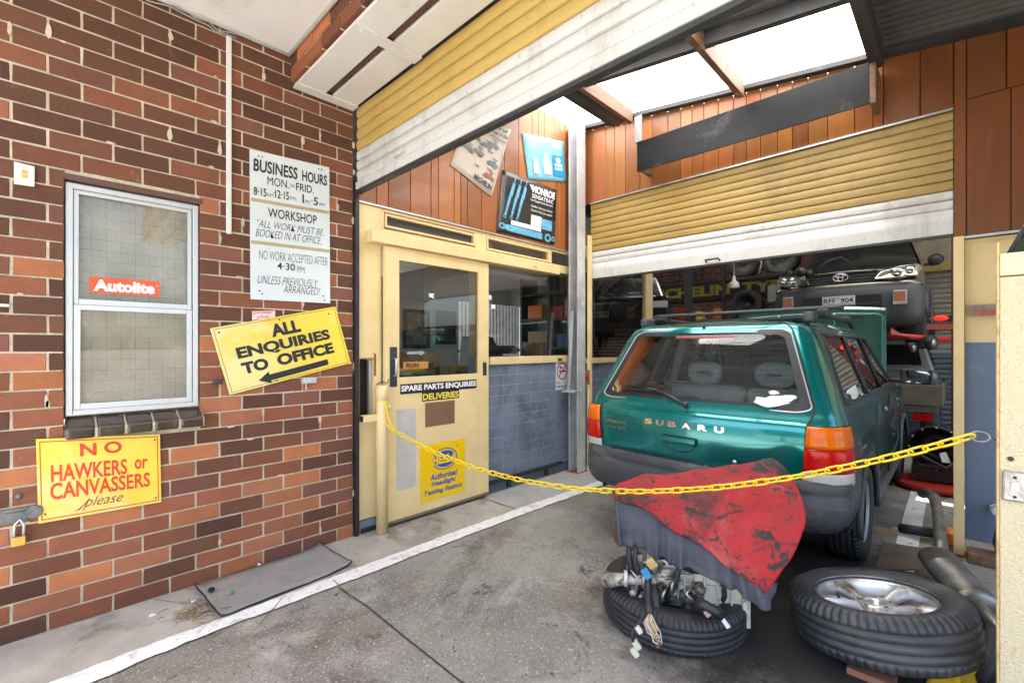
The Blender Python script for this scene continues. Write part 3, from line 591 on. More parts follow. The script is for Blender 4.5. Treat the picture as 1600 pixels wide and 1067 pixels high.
# right post, painted panel, timber sleeper
rp = thing('door_post', 'cream yellow post on the right edge of the workshop opening', 'post', (0, 4.25, 0))
mb = MB(); mb.box(-.032, .02, YB-.055, YB+.03, 0, 2.11); mb.build('post_section', M['yel'], rp, bevel=.004)
mb = MB(); mb.box(-.06, .045, YB-.07, YB+.03, 0, .012); mb.build('base_plate', M['rust'], rp)
pw = thing('painted_panel', 'two tone wall panel, cream above and blue grey below, beside the cream post', 'wall', (.5, YB, .1))
mb = MB(); mb.box(.024, 2.8, YB+.03, YB+.06, 1.41, 2.095); mb.build('upper_paint', M['yel'], pw)
mb = MB(); mb.box(.024, 2.8, YB+.028, YB+.06, .10, 1.408); mb.build('lower_paint', pm('slate blue paint', (.12, .16, .235), .42, var=.12, scale=2, dirt=[((.3, .33, .38), 1.6, .35), ((.07, .09, .12), 2.3, .3)]), pw)
mb = MB(); mb.box(.05, .19, YB-.0, YB+.027, 1.585, 1.655); mb.build('name_strip', pm('grey strip', (.25, .23, .2), .7), pw)
f = Face([V(.055, YB-.001, 1.59), V(.185, YB-.001, 1.59), V(.185, YB-.001, 1.65), V(.055, YB-.001, 1.65)], (0, -1, 0)); mb = MB(); f.text(mb, 'Hanf', .05, .98, -.15, .95, shear=.4); mb.build('lettering', M['inkred'], pw)
mb = MB(); mb.box(.03, 2.5, YB-.16, YB-.02, 0, .075); tag(mb.build('timber_sleeper', M['rafter'], bevel=.01), 'rough timber sleeper on the ground below the two tone panel', 'sleeper')
mb = MB(); mb.cyl((.165, YB-.01, .34), (.165, YB-.08, .34), .022); mb.cyl((.165, YB+.03, .34), (.165, YB-.012, .34), .03); tag(mb.build('tap_fitting', M['galv']), 'round metal fitting low on the blue grey panel', 'fitting')
mb = MB(); mb.tube([(.2, YB-.07, .33), (.18, YB-.09, .25), (.165, YB-.08, .15), (.18, YB-.1, .08)], .02, 8); tag(mb.build('hose', M['black']), 'black hose hanging below the metal fitting on the blue panel', 'hose')
# near pillar with its switch
pl = thing('rendered_pillar', 'cream stippled metal clad pillar at the right edge with a rusty corner', 'pillar', (.3, 2.4, 0))
mb = MB(); mb.box(.0965, .9, 2.30, 2.52, 0, 1.62); mb.build('pillar_face', M['yelrough'], pl, bevel=.004)
mb = MB(); mb.box(.0975, .9, 2.297, 2.523, 1.624, 1.70); mb.build('cap_band', pm('cream cap paint', (.72, .62, .38), .6, dirt=[((.45, .36, .2), 6, .25)]), pl, bevel=.003)
mb = MB(); mb.box(.0905, .0965, 2.296, 2.33, 0, 1.74); mb.build('corner_strip', pm('rust flecked cream', (.62, .46, .2), .7, dirt=[((.28, .1, .03), 26, .55)]), pl)
mb = MB(); mb.cyl((.123, 2.301, 1.0), (.123, 2.297, 1.0), .008); mb.build('screw_hole', M['black'], pl)
sw = thing('wall_switch', 'metal switch plate with one ivory rocker on the cream pillar', 'switch', (.125, 2.295, .85))
mb = MB(); mb.box(.103, .158, 2.286, 2.2995, .858, .958); mb.build('plate', M['steel'], sw, bevel=.006)
mb = MB(); mb.box(.122, .142, 2.280, 2.2855, .895, .925); mb.build('rocker', M['plastic'], sw, bevel=.002)
for z in (.94, .875): mb = MB(); mb.ball((.132, 2.286, z), .005, 5); mb.build('screw', M['dark'], sw)
ld = MB(); a = at(1568, 400, 1.95); b = at(1606, 345, 1.95)
ww = thing('windscreen', 'tinted car windscreen leaning behind the top of the cream pillar', 'windscreen', a)
ld.prism([a+V(0, .0, -.5), a+V(.9, .0, -.5), b+V(.9, .12, .35), b+V(.28, .12, .34), b, a], (0, .006, 0)); ld.build('glass_sheet', glass('dark tint', (.25, .33, .33), base=.10), ww)
mb = MB(); mb.tube([a+V(0, -.004, -.03), b+V(0, -.004, 0), b+V(.28, .116, .34)], .007, 6); mb.build('edge_trim', M['black'], ww)
# ------------------------------------------------------------------ bollard, hook, chain
bo = thing('bollard_pipe', 'cream painted steel pipe bollard with a bracket beside the sliding door', 'bollard', (-3.06, 1.749, 0))
mb = MB(); mb.lathe([(0, 0), (.043, 0), (.043, .98), (.041, .985), (.047, .99), (.047, 1.08), (.04, 1.095), (0, 1.098)], (-3.06, 1.749, 0), (0, 0, 1), 24); mb.build('pipe', M['yel'], bo)
mb = MB(); mb.box(-3.11, -3.055, 1.60, 1.72, .835, .885); mb.build('bracket', M['yel'], bo, bevel=.004)
mb = MB(); mb.box(-3.105, -3.06, 1.598, 1.5995, .84, .88); mb.build('bracket_end', M['black'], bo)
mb = MB(); mb.ball((-3.03, 1.79, .935), .018, 6); mb.build('bolt', M['yel'], bo)
mb = MB(); mb.tube([(-3.09, 1.72, 1.10), (-3.06, 1.75, 1.125), (-3.04, 1.78, 1.11), (-3.03, 1.79, 1.14)], .004, 5); mb.build('wire_tie', M['dark'], bo)
hk = MB(); hk.tube([(-3.07, 1.70, .95), (-3.055, 1.715, .99), (-3.02, 1.74, .985), (-3.005, 1.755, .93), (-3.01, 1.765, .87), (-3.005, 1.78, .82), (-2.99, 1.80, .80)], .008, 8)
tag(hk.build('chain_hook', M['chain']), 'yellow rope loop over the bollard bracket holding the chain', 'hook')
cn = thing('plastic_chain', 'yellow plastic link chain sagging across the driveway', 'chain', (-1.5, 2, .6))
A, B = V(-3.0, 1.77, 0), V(.03, 2.30, 0)
zc = lambda u: .79-1.0*u+1.275*u*u
def cpt(u): q = A.lerp(B, u); return V(q.x, q.y, zc(u))
lk = MB(); LL, LW = .030, .0125                          # a link: straight sides joined by half circles
ring = [V(LL-LW+LW*math.cos(a), LW*math.sin(a), 0) for a in [R(-90+30*k) for k in range(7)]]+[V(-(LL-LW)+LW*math.cos(a), LW*math.sin(a), 0) for a in [R(90+30*k) for k in range(7)]]
lk.tube([p_ for p_ in ring], .0042, 8, closed=True)
l0 = lk.build('link', M['chain'], cn); links = [l0]
u = 0.0; us = []
while u < 1.0:
    us.append(u); p0 = cpt(u); du = .001
    while (cpt(u+du)-p0).length < .0455: du += .0005
    u += du
for k, u in enumerate(us):
    o = l0 if k == 0 else l0.copy()
    if k: C.collection.objects.link(o); o.parent = cn; o.matrix_parent_inverse = l0.matrix_parent_inverse
    d = (cpt(u+.01)-cpt(u-.01)).normalized(); side = V(0, 0, 1).cross(d).normalized(); up = d.cross(side)
    a = R((38 if k % 2 else -52)+random.uniform(-14, 14)); s2 = side*math.cos(a)+up*math.sin(a); n2 = d.cross(s2)
    mt = Matrix((d, s2, n2)).transposed().to_4x4(); mt.translation = cpt(u)
    o.matrix_basis = mt
mb = MB(); e = cpt(1.0)
mb.tube([e+V(.024*math.cos(a), 0, .018*math.sin(a))+V(.02, 0, 0) for a in [k*math.pi/8 for k in range(16)]], .0035, 8, closed=True)
mb.tube([e+V(.043, 0, 0), V(.094, 2.335, e.z-.012)], .0035, 8)
tag(mb.build('eye_hook', pm('grey hook steel', (.25, .25, .25), .35, .8)), 'long galvanised eye hook on the pillar holding the chain end', 'hook')
# ------------------------------------------------------------------ brick wall furniture
wn = thing('sash_window', 'two pane aluminium sash window set in the brick wall', 'window', (XW, .35, 1.03))
xw = XW-.045
def fr(mb, y0, y1, z0, z1, t, x0, x1, tb=None): 
    tb = tb or t; mb.box(x0, x1, y0, y0+t, z0, z1); mb.box(x0, x1, y1-t, y1, z0, z1); mb.box(x0, x1, y0+t, y1-t, z0, z0+tb); mb.box(x0, x1, y0+t, y1-t, z1-t, z1)
mb = MB(); fr(mb, WY0+.004, WY1-.004, WZ0+.004, WZ1-.03, .028, xw-.05, xw+.02); mb.build('frame', M['alu'], wn, bevel=.003)
mb = MB(); fr(mb, .101, .60, 1.595, 2.177, .02, xw-.03, xw+.004, .03); mb.build('upper_sash', M['alu'], wn, bevel=.002)
mb = MB(); fr(mb, .101, .60, 1.062, 1.594, .026, xw-.012, xw+.014, .03); mb.build('lower_sash', M['alu'], wn, bevel=.002)
gw = glass('dusty glass', (.88, .88, .84), base=.055, veil=.30, veilc=(.52, .48, .38))
for a in ((.121, .58, 1.625, 2.157, xw-.015), (.127, .574, 1.092, 1.568, xw)):
    mb = MB(); mb.poly([(a[4], a[0], a[2]), (a[4], a[1], a[2]), (a[4], a[1], a[3]), (a[4], a[0], a[3])]); mb.build('pane', gw, wn)
mb = MB()
for k in range(9): y = .11+k*.0605; mb.box(xw-.085, xw-.082, y, y+.003, 1.05, 2.2)
for k in range(20): z = 1.08+k*.058; mb.box(xw-.0845, xw-.0815, .09, .61, z, z+.0028)
mb.build('security_mesh', pm('grey wire', (.20, .19, .16), .7), wn)
mb = MB(); mb.box(xw-.16, xw-.15, .05, .65, 1.0, 2.3); mb.build('blind', pm('linen blind', (.66, .60, .47), .8, var=.1, scale=4, stretch=(1, 1, .3), bump=.1), wn)
mb = MB(); mb.box(XW-.03, XW+.004, WY0-.005, WY1+.012, WZ1-.024, WZ1+.004); mb.build('head_trim', pm('brown trim', (.10, .05, .035), .6), wn)
al, f = sticker('autolite_sticker', 'orange red sticker with bold white lettering on the upper window pane', 'sticker', [onX(140, 457, xw-.012), onX(249, 463, xw-.012), onX(249, 440, xw-.012), onX(140, 432, xw-.012)], pm('sticker red', (.72, .085, .015), .4))
al.name = 'window_sticker'
mb = MB(); f.text(mb, 'Autolite', .05, .93, .12, .85, bold=.05); f.text(mb, '®', .945, .975, .6, .75); mb.build('lettering', M['inkwhite'], al)
def wsign(name, lab, cat, pix, mat, t=.004, x=XW+.010):
    q = [onX(a, b, x) for a, b in pix]; o = thing(name, lab, cat, q[0]); mb = MB(); plate(mb, q, (1, 0, 0), t); mb.build('panel', mat, o); return o, Face(q, (1, 0, 0))
bh, f = wsign('business_hours_sign', 'tall white hand lettered business hours sign on the brick wall', 'sign', [(391.5, 467.5), (516, 474), (514.5, 262), (390, 233)], M['signw'])
mb = MB()
for t, u0, u1, v0, v1, b_, sh_ in (('BUSINESS', .04, .57, .86, .945, .022, .05), ('HOURS', .63, .965, .86, .935, .022, 0), ('MON.', .2, .46, .785, .842, 0, 0), ('to', .475, .53, .80, .825, -.005, 0), ('FRID.', .55, .78, .783, .838, .008, 0),
      ('8·15', .04, .19, .70, .755, .015, 0), ('AM', .195, .265, .705, .73, -.012, 0), ('-', .27, .285, .735, .74, 0, 0), ('12·15', .29, .46, .705, .762, .015, 0), ('PM.', .475, .565, .707, .735, -.012, 0), ('1', .63, .65, .703, .765, .012, 0), ('PM.', .665, .735, .70, .73, -.012, 0), ('-', .745, .765, .73, .735, 0, 0), ('5', .78, .84, .703, .76, .015, 0), ('PM.', .86, .94, .70, .728, -.012, 0),
      ('WORKSHOP', .205, .82, .565, .63, .008, 0), ('"ALL WORK MUST BE..', .08, .93, .49, .54, -.012, .35), ('BOOKED IN AT OFFICE..', .06, .89, .425, .477, -.012, .35),
      ('NO WORK ACCEPTED AFTER', .1, .965, .275, .335, -.018, .0), ('4·30', .31, .53, .215, .265, .008, 0), ('PM.', .56, .67, .205, .25, -.015, 0), ('UNLESS PREVIOUSLY', .08, .83, .11, .165, -.014, .35), ('ARRANGED!', .38, .86, .055, .108, -.012, .35)):
    f.text(mb, t, u0, u1, v0, v1, bold=b_, shear=sh_)
mb.build('lettering', M['ink'], bh)
mb = MB(); f.rect(mb, .01, .99, .655, .678); f.rect(mb, .01, .99, .372, .395); mb.build('gold_bands', M['gold'], bh)
for u, v in ((.1, .965), (.14, .965), (.85, .97), (.89, .97), (.1, .06), (.13, .04), (.9, .05), (.92, .02)): mb = MB(); f.ellipse(mb, u, v, .01, .006, n=10); mb.build('nail_head', M['dark'], bh)
ae, f = wsign('enquiries_sign', 'tilted yellow sign with black arrow pointing left on the brick wall', 'sign', [(359, 617), (548, 567), (524, 479), (328, 513)], M['signy2'], x=XW+.014)
mb = MB()
f.text(mb, 'ALL', .41, .65, .70, .90, bold=.05); f.text(mb, 'ENQUIRIES', .125, .88, .455, .655, bold=.045); f.text(mb, 'TO', .13, .325, .24, .42, bold=.05); f.text(mb, 'OFFICE', .395, .88, .24, .425, bold=.05)
f.shape(mb, [(.22, .10), (.31, .0+.01), (.31, .055), (.80, .07), (.80, .165), (.31, .15), (.31, .2)]); f.frame(mb, .018, .982, .025, .975, .003, .006, .001)
mb.build('lettering', M['ink'], ae)
for u, v in ((.05, .92), (.5, .95), (.92, .9), (.35, .03)): mb = MB(); f.ellipse(mb, u, v, .008, .014, n=10); mb.build('nail_head', M['dark'], ae)
nh, f = wsign('hawkers_sign', 'yellow sign with red lettering just below the window sill', 'sign', [(60, 818), (252, 784), (250, 678), (56, 686)], M['signy2'], x=XW+.012)
mb = MB()
f.text(mb, 'N', .32, .45, .76, .92, bold=.03); f.text(mb, 'O', .51, .66, .77, .93, bold=.03); f.text(mb, 'HAWKERS', .10, .70, .47, .68, bold=.02); f.text(mb, 'or', .765, .88, .52, .66, bold=.02); f.text(mb, 'CANVASSERS', .09, .90, .255, .46, bold=.02)
f.frame(mb, .022, .978, .03, .97, .008, .012, .001); mb.build('lettering', M['inkred'], nh)
mb = MB(); f.text(mb, 'please', .33, .66, .07, .235, bold=-.006, shear=.5); f.shape(mb, [(.26, .075), (.3, .08), (.35, .14), (.39, .215), (.38, .215), (.34, .145), (.29, .09)])
mb.build('script_lettering', pm('brown lettering', (.28, .06, .01), .5), nh)
for u, v in ((.05, .1), (.95, .08), (.95, .92)): mb = MB(); f.ellipse(mb, u, v, .008, .014, n=10); mb.build('nail_head', M['dark'], nh)
pp, f = wsign('power_plus_sticker', 'small peeling pale pink sticker above the tilted yellow sign', 'sticker', [(394, 500), (430, 497), (430, 485), (394, 486)], pm('pale sticker', (.65, .55, .52), .6), t=.001, x=XW+.0075)
pp.name = 'peeling_sticker'
mb = MB(); f.text(mb, 'power', .05, .9, .5, .95, bold=.02); f.text(mb, 'plus', .2, .72, .05, .5, bold=.02); mb.build('lettering', pm('faded pink', (.6, .2, .18), .6), pp)
lsw = thing('wall_switch', 'ivory light switch plate with two yellowed buttons left of the window', 'switch', onX(38, 290))
q = [onX(22, 288.5), onX(54.5, 293), onX(54.5, 262), onX(22, 254)]; mb = MB(); plate(mb, [p_+V(.018, 0, 0) for p_ in q], (1, 0, 0), .016); mb.build('plate', M['plastic'], lsw, bevel=.003); f = Face([p_+V(.018, 0, 0) for p_ in q], (1, 0, 0))
for v in (.5, .28):
    mb = MB(); c_ = [f.p(.36, v+.05), f.p(.64, v+.05), f.p(.64, v+.2), f.p(.36, v+.2)]; mb.prism(c_, (.006, 0, 0)); mb.build('button', pm('yellowed plastic', (.6, .36, .08), .4), lsw, bevel=.001)
cd = MB(); a, b = onX(357, 60), onX(357, 366); cd.box(XW+.001, XW+.016, a.y-.014, a.y+.014, b.z, 3.25); tag(cd.build('conduit', M['white'], bevel=.004), 'vertical white cable duct running down the brick wall', 'conduit')
hs = thing('hasp', 'worn grey steel hasp and staple on the lower left of the brick wall', 'hasp', (XW, -.1, .55))
mb = MB(); mb.box(XW+.004, XW+.012, -.34, -.055, .56, .625); mb.box(XW+.012, XW+.02, -.13, -.06, .575, .61); mb.cyl((XW+.012, -.035, .598), (XW+.02, -.035, .598), .03); mb.ball((XW+.006, -.085, .68), .013, 6, (.5, 1, 1)); mb.build('hasp_plate', pm('worn grey steel', (.17, .17, .17), .5, .6, var=.4, scale=20), hs, bevel=.004)
pk = thing('padlock', 'small brass padlock hanging from the steel hasp', 'padlock', (XW+.03, -.09, .45))
mb = MB(); mb.box(XW+.018, XW+.04, -.108, -.06, .455, .50); mb.build('lock_body', pm('brass', (.5, .33, .08), .35, .8, var=.2, scale=30), pk, bevel=.004)
mb = MB(); mb.tube([(XW+.029, -.07, .495), (XW+.029, -.068, .55), (XW+.03, -.082, .577), (XW+.029, -.098, .555), (XW+.029, -.1, .495)], .005, 8); mb.build('shackle', M['galv'], pk)
mb = MB(); mb.box(XW+.003, XW+.012, -.3, -.115, 1.565, 1.578); tag(mb.build('white_bar', M['white']), 'short white bar on the bricks left of the window', 'bar')
mb = MB(); a = onX(481, 594); mb.box(XW+.002, XW+.03, a.y-.04, a.y+.05, a.z-.02, a.z+.02); mb.tube([(XW+.02, a.y-.02, a.z), (XW+.05, a.y-.03, a.z-.06)], .004, 5); mb.bm.faces.ensure_lookup_table(); tag(mb.build('wall_bracket', M['galv'], bevel=.003), 'broken grey bracket under the tilted yellow sign', 'bracket')
mb = MB(); a = onX(340, 596); mb.box(XW+.002, XW+.03, a.y-.025, a.y+.02, a.z-.015, a.z+.008); tag(mb.build('wall_bracket', M['dark'], bevel=.003), 'little rusty bracket left of the tilted yellow sign', 'bracket')
# ------------------------------------------------------------------ posters on the timber wall
def poster(name, lab, pix, mat, curl=.03):
    q = [onX(a, b, XW+.006) for a, b in pix]; o = thing(name, lab, 'poster', q[0]); f = Face(q, (1, 0, 0))
    return o, f
def wavy(f, mb, k=10, amp=.006, seed=0):
    mb.sm = True
    mb.grid([[f.p(i/k, j/k, amp*(1+math.sin(i*1.1+seed)*math.cos(j*.8+seed*2))) for i in range(k+1)] for j in range(k+1)])
PH_ = .014
po, f = poster('paper_poster', 'tilted yellowed paper poster of small old racing cars on the boards', [(703, 258), (768, 308), (798, 203), (735, 175)], None)
mb = MB(); wavy(f, mb, 10, .003, 1); mb.build('sheet', pm('yellowed poster paper', (.52, .46, .38), .6, var=.1), po, solid=.0008)
mb = MB(); f.text(mb, 'MICHELIN', .50, .93, .05, .13, bold=.04, h=PH_); 
for k in range(3): f.text(mb, 'the history of motoring', .5, .92, .035-.014*k, .045-.014*k, h=PH_)
f.text(mb, 'ory of', .55, .93, .90, .96, bold=.03, h=PH_); f.text(mb, 'technology is the', .30, .97, .82, .88, bold=.03, h=PH_); f.text(mb, 'of Michelin', .42, .96, .755, .80, bold=.0, h=PH_)
for t, u, v in (('1908', .3, .60), ('1928', .22, .36), ('1948', .42, .385), ('1968', .62, .53), ('1978', .43, .235), ('1979', .72, .29)): f.text(mb, t, u, u+.11, v, v+.028, bold=.03, h=PH_)
mb.build('print', pm('poster black', (.05, .045, .045), .6), po)
for cols, spots in (((.20, .20, .20), ((.24, .68), (.70, .68), (.18, .44), (.43, .47))), ((.12, .17, .22), ((.8, .42), (.55, .62))), ((.30, .10, .07), ((.80, .23),))):
    mb = MB()
    for u, v in spots:
        f.shape(mb, [(u-.13, v-.02), (u-.12, v-.045), (u+.13, v-.04), (u+.14, v-.012), (u+.07, v+.005), (u+.05, v+.03), (u+.01, v+.035), (u-.01, v+.008), (u-.08, v+.012)], PH_); [f.ellipse(mb, u+du_, v-.035, .034, .034, .35, n=12, h=PH_+.001) for du_ in (-.085, .09)]; f.shape(mb, [(u-.05, v+.05), (u+.08, v+.045), (u+.1, v+.06), (u-.02, v+.065)], PH_)
    mb.build('car_pictures', pm('poster picture', cols, .6, var=.5, scale=60), po)
po, f = poster('product_poster', 'sky blue poster with white bottles at the top right of the boards', [(825, 280), (884, 285), (880, 222), (815, 208)], None)
mb = MB(); wavy(f, mb, 10, .004, 2); mb.build('sheet', pm('blue poster', (.18, .46, .58), .35, var=.12, scale=2), po, solid=.0008)
mb = MB()
for u, s_ in ((.22, .75), (.5, 1.0)):
    f.shape(mb, [(u-.09*s_, .14), (u+.09*s_, .14), (u+.09*s_, .42*s_), (u+.04, .5*s_+.05), (u+.035, .58*s_+.05), (u-.035, .58*s_+.05), (u-.04, .5*s_+.05), (u-.09*s_, .42*s_)], PH_)
f.text(mb, 'made and', .68, .92, .86, .90, h=PH_); f.text(mb, 'BREAK FLUID', .66, .9, .79, .84, bold=.02, h=PH_); mb.build('bottle_pictures', M['inkwhite'], po)
mb = MB(); f.rect(mb, .66, .94, .12, .62, PH_); mb.build('blue_block', pm('deep blue print', (.02, .26, .48), .4), po)
mb = MB(); f.ellipse(mb, .8, .5, .06, .07, h=PH_+.001); f.text(mb, 'BRAKE', .7, .9, .35, .42, bold=.03, h=PH_+.001); f.text(mb, 'PARTS', .7, .9, .26, .33, bold=.03, h=PH_+.001); mb.build('block_print', M['inkwhite'], po)
po, f = poster('shock_absorber_poster', 'black poster of blue shock absorbers hung just above the window frame', [(775, 362), (866, 383), (869, 297), (785, 266)], None)
mb = MB(); wavy(f, mb, 12, .004, 3); mb.build('sheet', pm('black poster', (.03, .028, .026), .3, var=.3, scale=3), po, solid=.0008)
mb = MB(); f.text(mb, 'MONROE', .52, .96, .80, .93, bold=.05, h=PH_); f.shape(mb, [(.46, .92), (.52, .92), (.54, .88), (.49, .88)], PH_); f.shape(mb, [(.48, .87), (.54, .87), (.55, .84), (.51, .84)], PH_)
f.text(mb, 'SENSATRAC', .52, .93, .71, .78, bold=.02, h=PH_); f.text(mb, 'Gas Charged Shock Absorbers', .5, .92, .64, .69, bold=.01, h=PH_); f.text(mb, 'Comfort when you want it,', .51, .92, .54, .59, bold=.01, h=PH_); f.text(mb, 'Control when you need it', .52, .92, .47, .52, bold=.01, h=PH_)
f.rect(mb, .53, .72, .24, .42, PH_); f.rect(mb, .2, .72, .165, .235, PH_); mb.build('white_print', pm('poster white', (.7, .75, .76), .5), po)
mb = MB(); f.rect(mb, .73, .92, .22, .40, PH_)
for u in (.1, .2, .3):
    f.shape(mb, [(u-.015, .3), (u+.015, .3), (u+.075, .62), (u+.03, .63)], PH_); f.shape(mb, [(u+.035, .63), (u+.085, .62), (u+.12, .84), (u+.075, .85)], PH_+.0005); f.shape(mb, [(u+.09, .85), (u+.105, .85), (u+.125, .95), (u+.11, .95)], PH_); f.ellipse(mb, u-.005, .27, .022, .03, .4, h=PH_)
f.shape(mb, [(.08, .08), (.2, .05), (.75, .04), (.75, .145), (.2, .155), (.08, .14)], PH_); f.ellipse(mb, .07, .11, .05, .05, .45, h=PH_+.001); f.ellipse(mb, .85, .09, .06, .075, .5, h=PH_+.001); f.ellipse(mb, .95, .09, .035, .045, .5, h=PH_+.001); mb.build('blue_pictures', pm('poster blue', (.12, .38, .55), .4, var=.4, scale=40), po)
# ------------------------------------------------------------------ office interior
oi = thing('office_room', 'pale office room seen through the door and window glass', 'room', (-4.5, 3.5, 0))
mb = MB(); mb.box(-5.75, -5.65, 3.2, 4.55, 0, 2.7); mb.box(-5.75, -5.65, 1.3, 3.2, 0, .9); mb.box(-5.75, -5.65, 1.3, 3.2, 2.3, 2.7); mb.box(-5.75, -5.65, 6.05, 6.1, 0, 2.7); mb.box(-5.75, -5.65, 4.55, 6.05, 0, .95); mb.box(-5.75, -5.65, 4.55, 6.05, 2.1, 2.7); mb.box(-5.75, -3.3, 1.2, 1.3, 0, 2.7); mb.build('walls', M['wall'], oi)  # opening in the hidden stretch of wall is added to let daylight in
mb = MB(); mb.box(-5.75, -3.26, 1.2, 6.1, 2.56, 2.62); mb.build('ceiling', M['ceil'], oi)
mb = MB(); mb.box(-5.6, -3.3, 2.9, 3.1, 2.3, 2.56); mb.build('beam', M['wall'], oi)
mb = MB()
for k in range(19): mb.box(-5.72, -5.708, 4.6+k*.077, 4.612+k*.077, .95, 2.1)
mb.box(-5.72, -5.695, 4.55, 6.05, 1.3, 1.33); mb.build('window_bars', M['dark'], oi)
for lab, y0, y1, z0, z1, tone in (('dark framed picture on the office wall nearer the door edge', 3.55, 4.0, 1.36, 1.92, (.2, .2, .18)), ('dark framed team picture on the office wall beside the barred window', 4.12, 4.5, 1.42, 1.93, (.06, .05, .06))):
    o = thing('framed_picture', lab, 'picture', (-5.64, y0, z0)); mb = MB(); fr(mb, y0, y1, z0, z1, .05, -5.648, -5.62); mb.build('frame', M['black'], o)
    mb = MB(); mb.poly([(-5.63, y0+.05, z0+.05), (-5.63, y1-.05, z0+.05), (-5.63, y1-.05, z1-.05), (-5.63, y0+.05, z1-.05)]); mb.build('print', pm('picture', tone, .4, var=.9, scale=12), o)
mb = MB(); mb.box(-4.2, -3.35, 1.85, 4.2, 1.03, 1.07); b_ = thing('office_counter', 'dark counter behind the office glass', 'counter', (-3.8, 3, 0)); mb.build('top', M['dark'], b_); mb = MB(); mb.box(-4.15, -3.4, 1.9, 4.15, 0, 1.03); mb.build('cabinet', M['dkgrey'], b_)
def carton(lab, x, y, z, a, b, c, rot, mat='card', name='cardboard_box'):
    o = thing(name, lab, 'box', (x, y, z)); mb = MB(); mb.box(x-a/2, x+a/2, y-b/2, y+b/2, z, z+c); q = mb.build('carton', M[mat], o, bevel=.004)
    mb = MB(); mb.box(x-a/2-.001, x+a/2+.001, y-.025, y+.025, z-.0005, z+c+.001); mb.build('tape', pm('tape', (.5, .38, .22), .4), o)
    mb = MB(); f = Face([V(x+a/2+.002, y-b*.4, z+.1*c), V(x+a/2+.002, y+b*.4, z+.1*c), V(x+a/2+.002, y+b*.4, z+.9*c), V(x+a/2+.002, y-b*.4, z+.9*c)], (1, 0, 0)); f.rect(mb, .55, .85, .3, .65); mb.build('box_label', pm('label brown', (.25, .15, .07), .7), o)
    o.rotation_euler.z = rot; return o
carton('big open cardboard box on the office counter', -3.75, 2.46, 1.075, .34, .42, .25, R(12))
carton('low cardboard box at the right end of the door glass', -3.6, 2.78, 1.075, .22, .3, .12, R(-8))
yb = MB(); yb.box(-3.6, -3.45, 2.1, 2.42, 1.13, 1.2); tag(yb.build('yellow_packet', pm('yellow packet', (.75, .58, .03), .35), bevel=.03), 'bright yellow packet lying in front of the cardboard box', 'packet')
bk = MB(); bk.box(-3.62, -3.42, 2.16, 2.5, 1.075, 1.128); tag(bk.build('blue_folder', pm('blue folder', (.04, .13, .35), .5), bevel=.004), 'blue folder under the yellow packet on the counter', 'folder')
pt = thing('till', 'grey office machine on the counter behind the office window', 'machine', (-3.9, 3.6, 1.07))
mb = MB(); mb.hexa([(-4.1, 3.3, 1.08), (-3.65, 3.3, 1.08), (-3.65, 3.75, 1.08), (-4.1, 3.75, 1.08), (-4.1, 3.35, 1.5), (-3.95, 3.35, 1.5), (-3.95, 3.7, 1.5), (-4.1, 3.7, 1.5)]); mb.build('case', M['dkgrey'], pt, bevel=.01); mb = MB(); mb.box(-3.66, -3.645, 3.4, 3.65, 1.1, 1.18); mb.build('keypad', M['black'], pt)
rr = MB(); rr.cyl((-3.55, 3.05, 1.35), (-3.5, 3.62, 1.35), .045); rr.cyl((-3.5, 3.62, 1.35), (-3.495, 3.66, 1.35), .03); tag(rr.build('paper_roll', M['dkgrey']), 'dark roll lying behind the office window sill', 'roll')
bx2 = carton('small cream carton by the corner of the office window', -3.5, 3.95, 1.075, .2, .2, .36, 0)
# ------------------------------------------------------------------ tyres and wheels
def tyre_mesh(mb, o, ax, r=.32, w=.2, ri=.2, sipes=56, n=3):
    o = V(*o) if not isinstance(o, Vector) else o; ax = V(*ax) if not isinstance(ax, Vector) else ax
    ax = ax.normalized(); x = ax.orthogonal().normalized(); y = ax.cross(x); h = w/2
    pr = [(ri, -h*.72, 0), (ri+.012, -h*.86, 0), (ri+(r-ri)*.35, -h*.99, 0), (ri+(r-ri)*.7, -h*1.0, 0), (r-.022, -h*.93, 1), (r-.009, -h*.82, 1), (r-.003, -h*.66, 1)]
    g = [-.5, -.17, .17, .5]
    for q in g: pr += [(r-.001, h*(q-.035), 0), (r-.0065, h*(q-.025), 0), (r-.0065, h*(q+.025), 0), (r-.001, h*(q+.035), 0)]
    pr += [(r-.003, h*.66, 1), (r-.009, h*.82, 1), (r-.022, h*.93, 1), (ri+(r-ri)*.7, h*1.0, 0), (ri+(r-ri)*.35, h*.99, 0), (ri+.012, h*.86, 0), (ri, h*.72, 0), (ri-.006, h*.3, 0), (ri-.006, -h*.3, 0)]
    an = []
    for k in range(sipes):
        a = 2*math.pi*k/sipes; d = 2*math.pi/sipes
        an += [(a, 0), (a+d*.42, 0), (a+d*.46, 1), (a+d*.56, 1), (a+d*.60, 0)]
    mb.sm = True
    mb.grid([[o+ax*z+(x*math.cos(a)+y*math.sin(a))*(rr-.005*f*s_) for a, s_ in an] for rr, z, f in pr], closeu=True, closev=True)
    mb.sm = False
def simple_tyre(mb, o, ax, r, w, ri):
    h = w/2; mb.lathe([(ri, -h*.8), (ri+.03, -h), (r-.03, -h), (r-.004, -h*.75), (r, 0), (r-.004, h*.75), (r-.03, h), (ri+.03, h), (ri, h*.8), (ri-.01, 0)], o, ax, 36, closed=True)
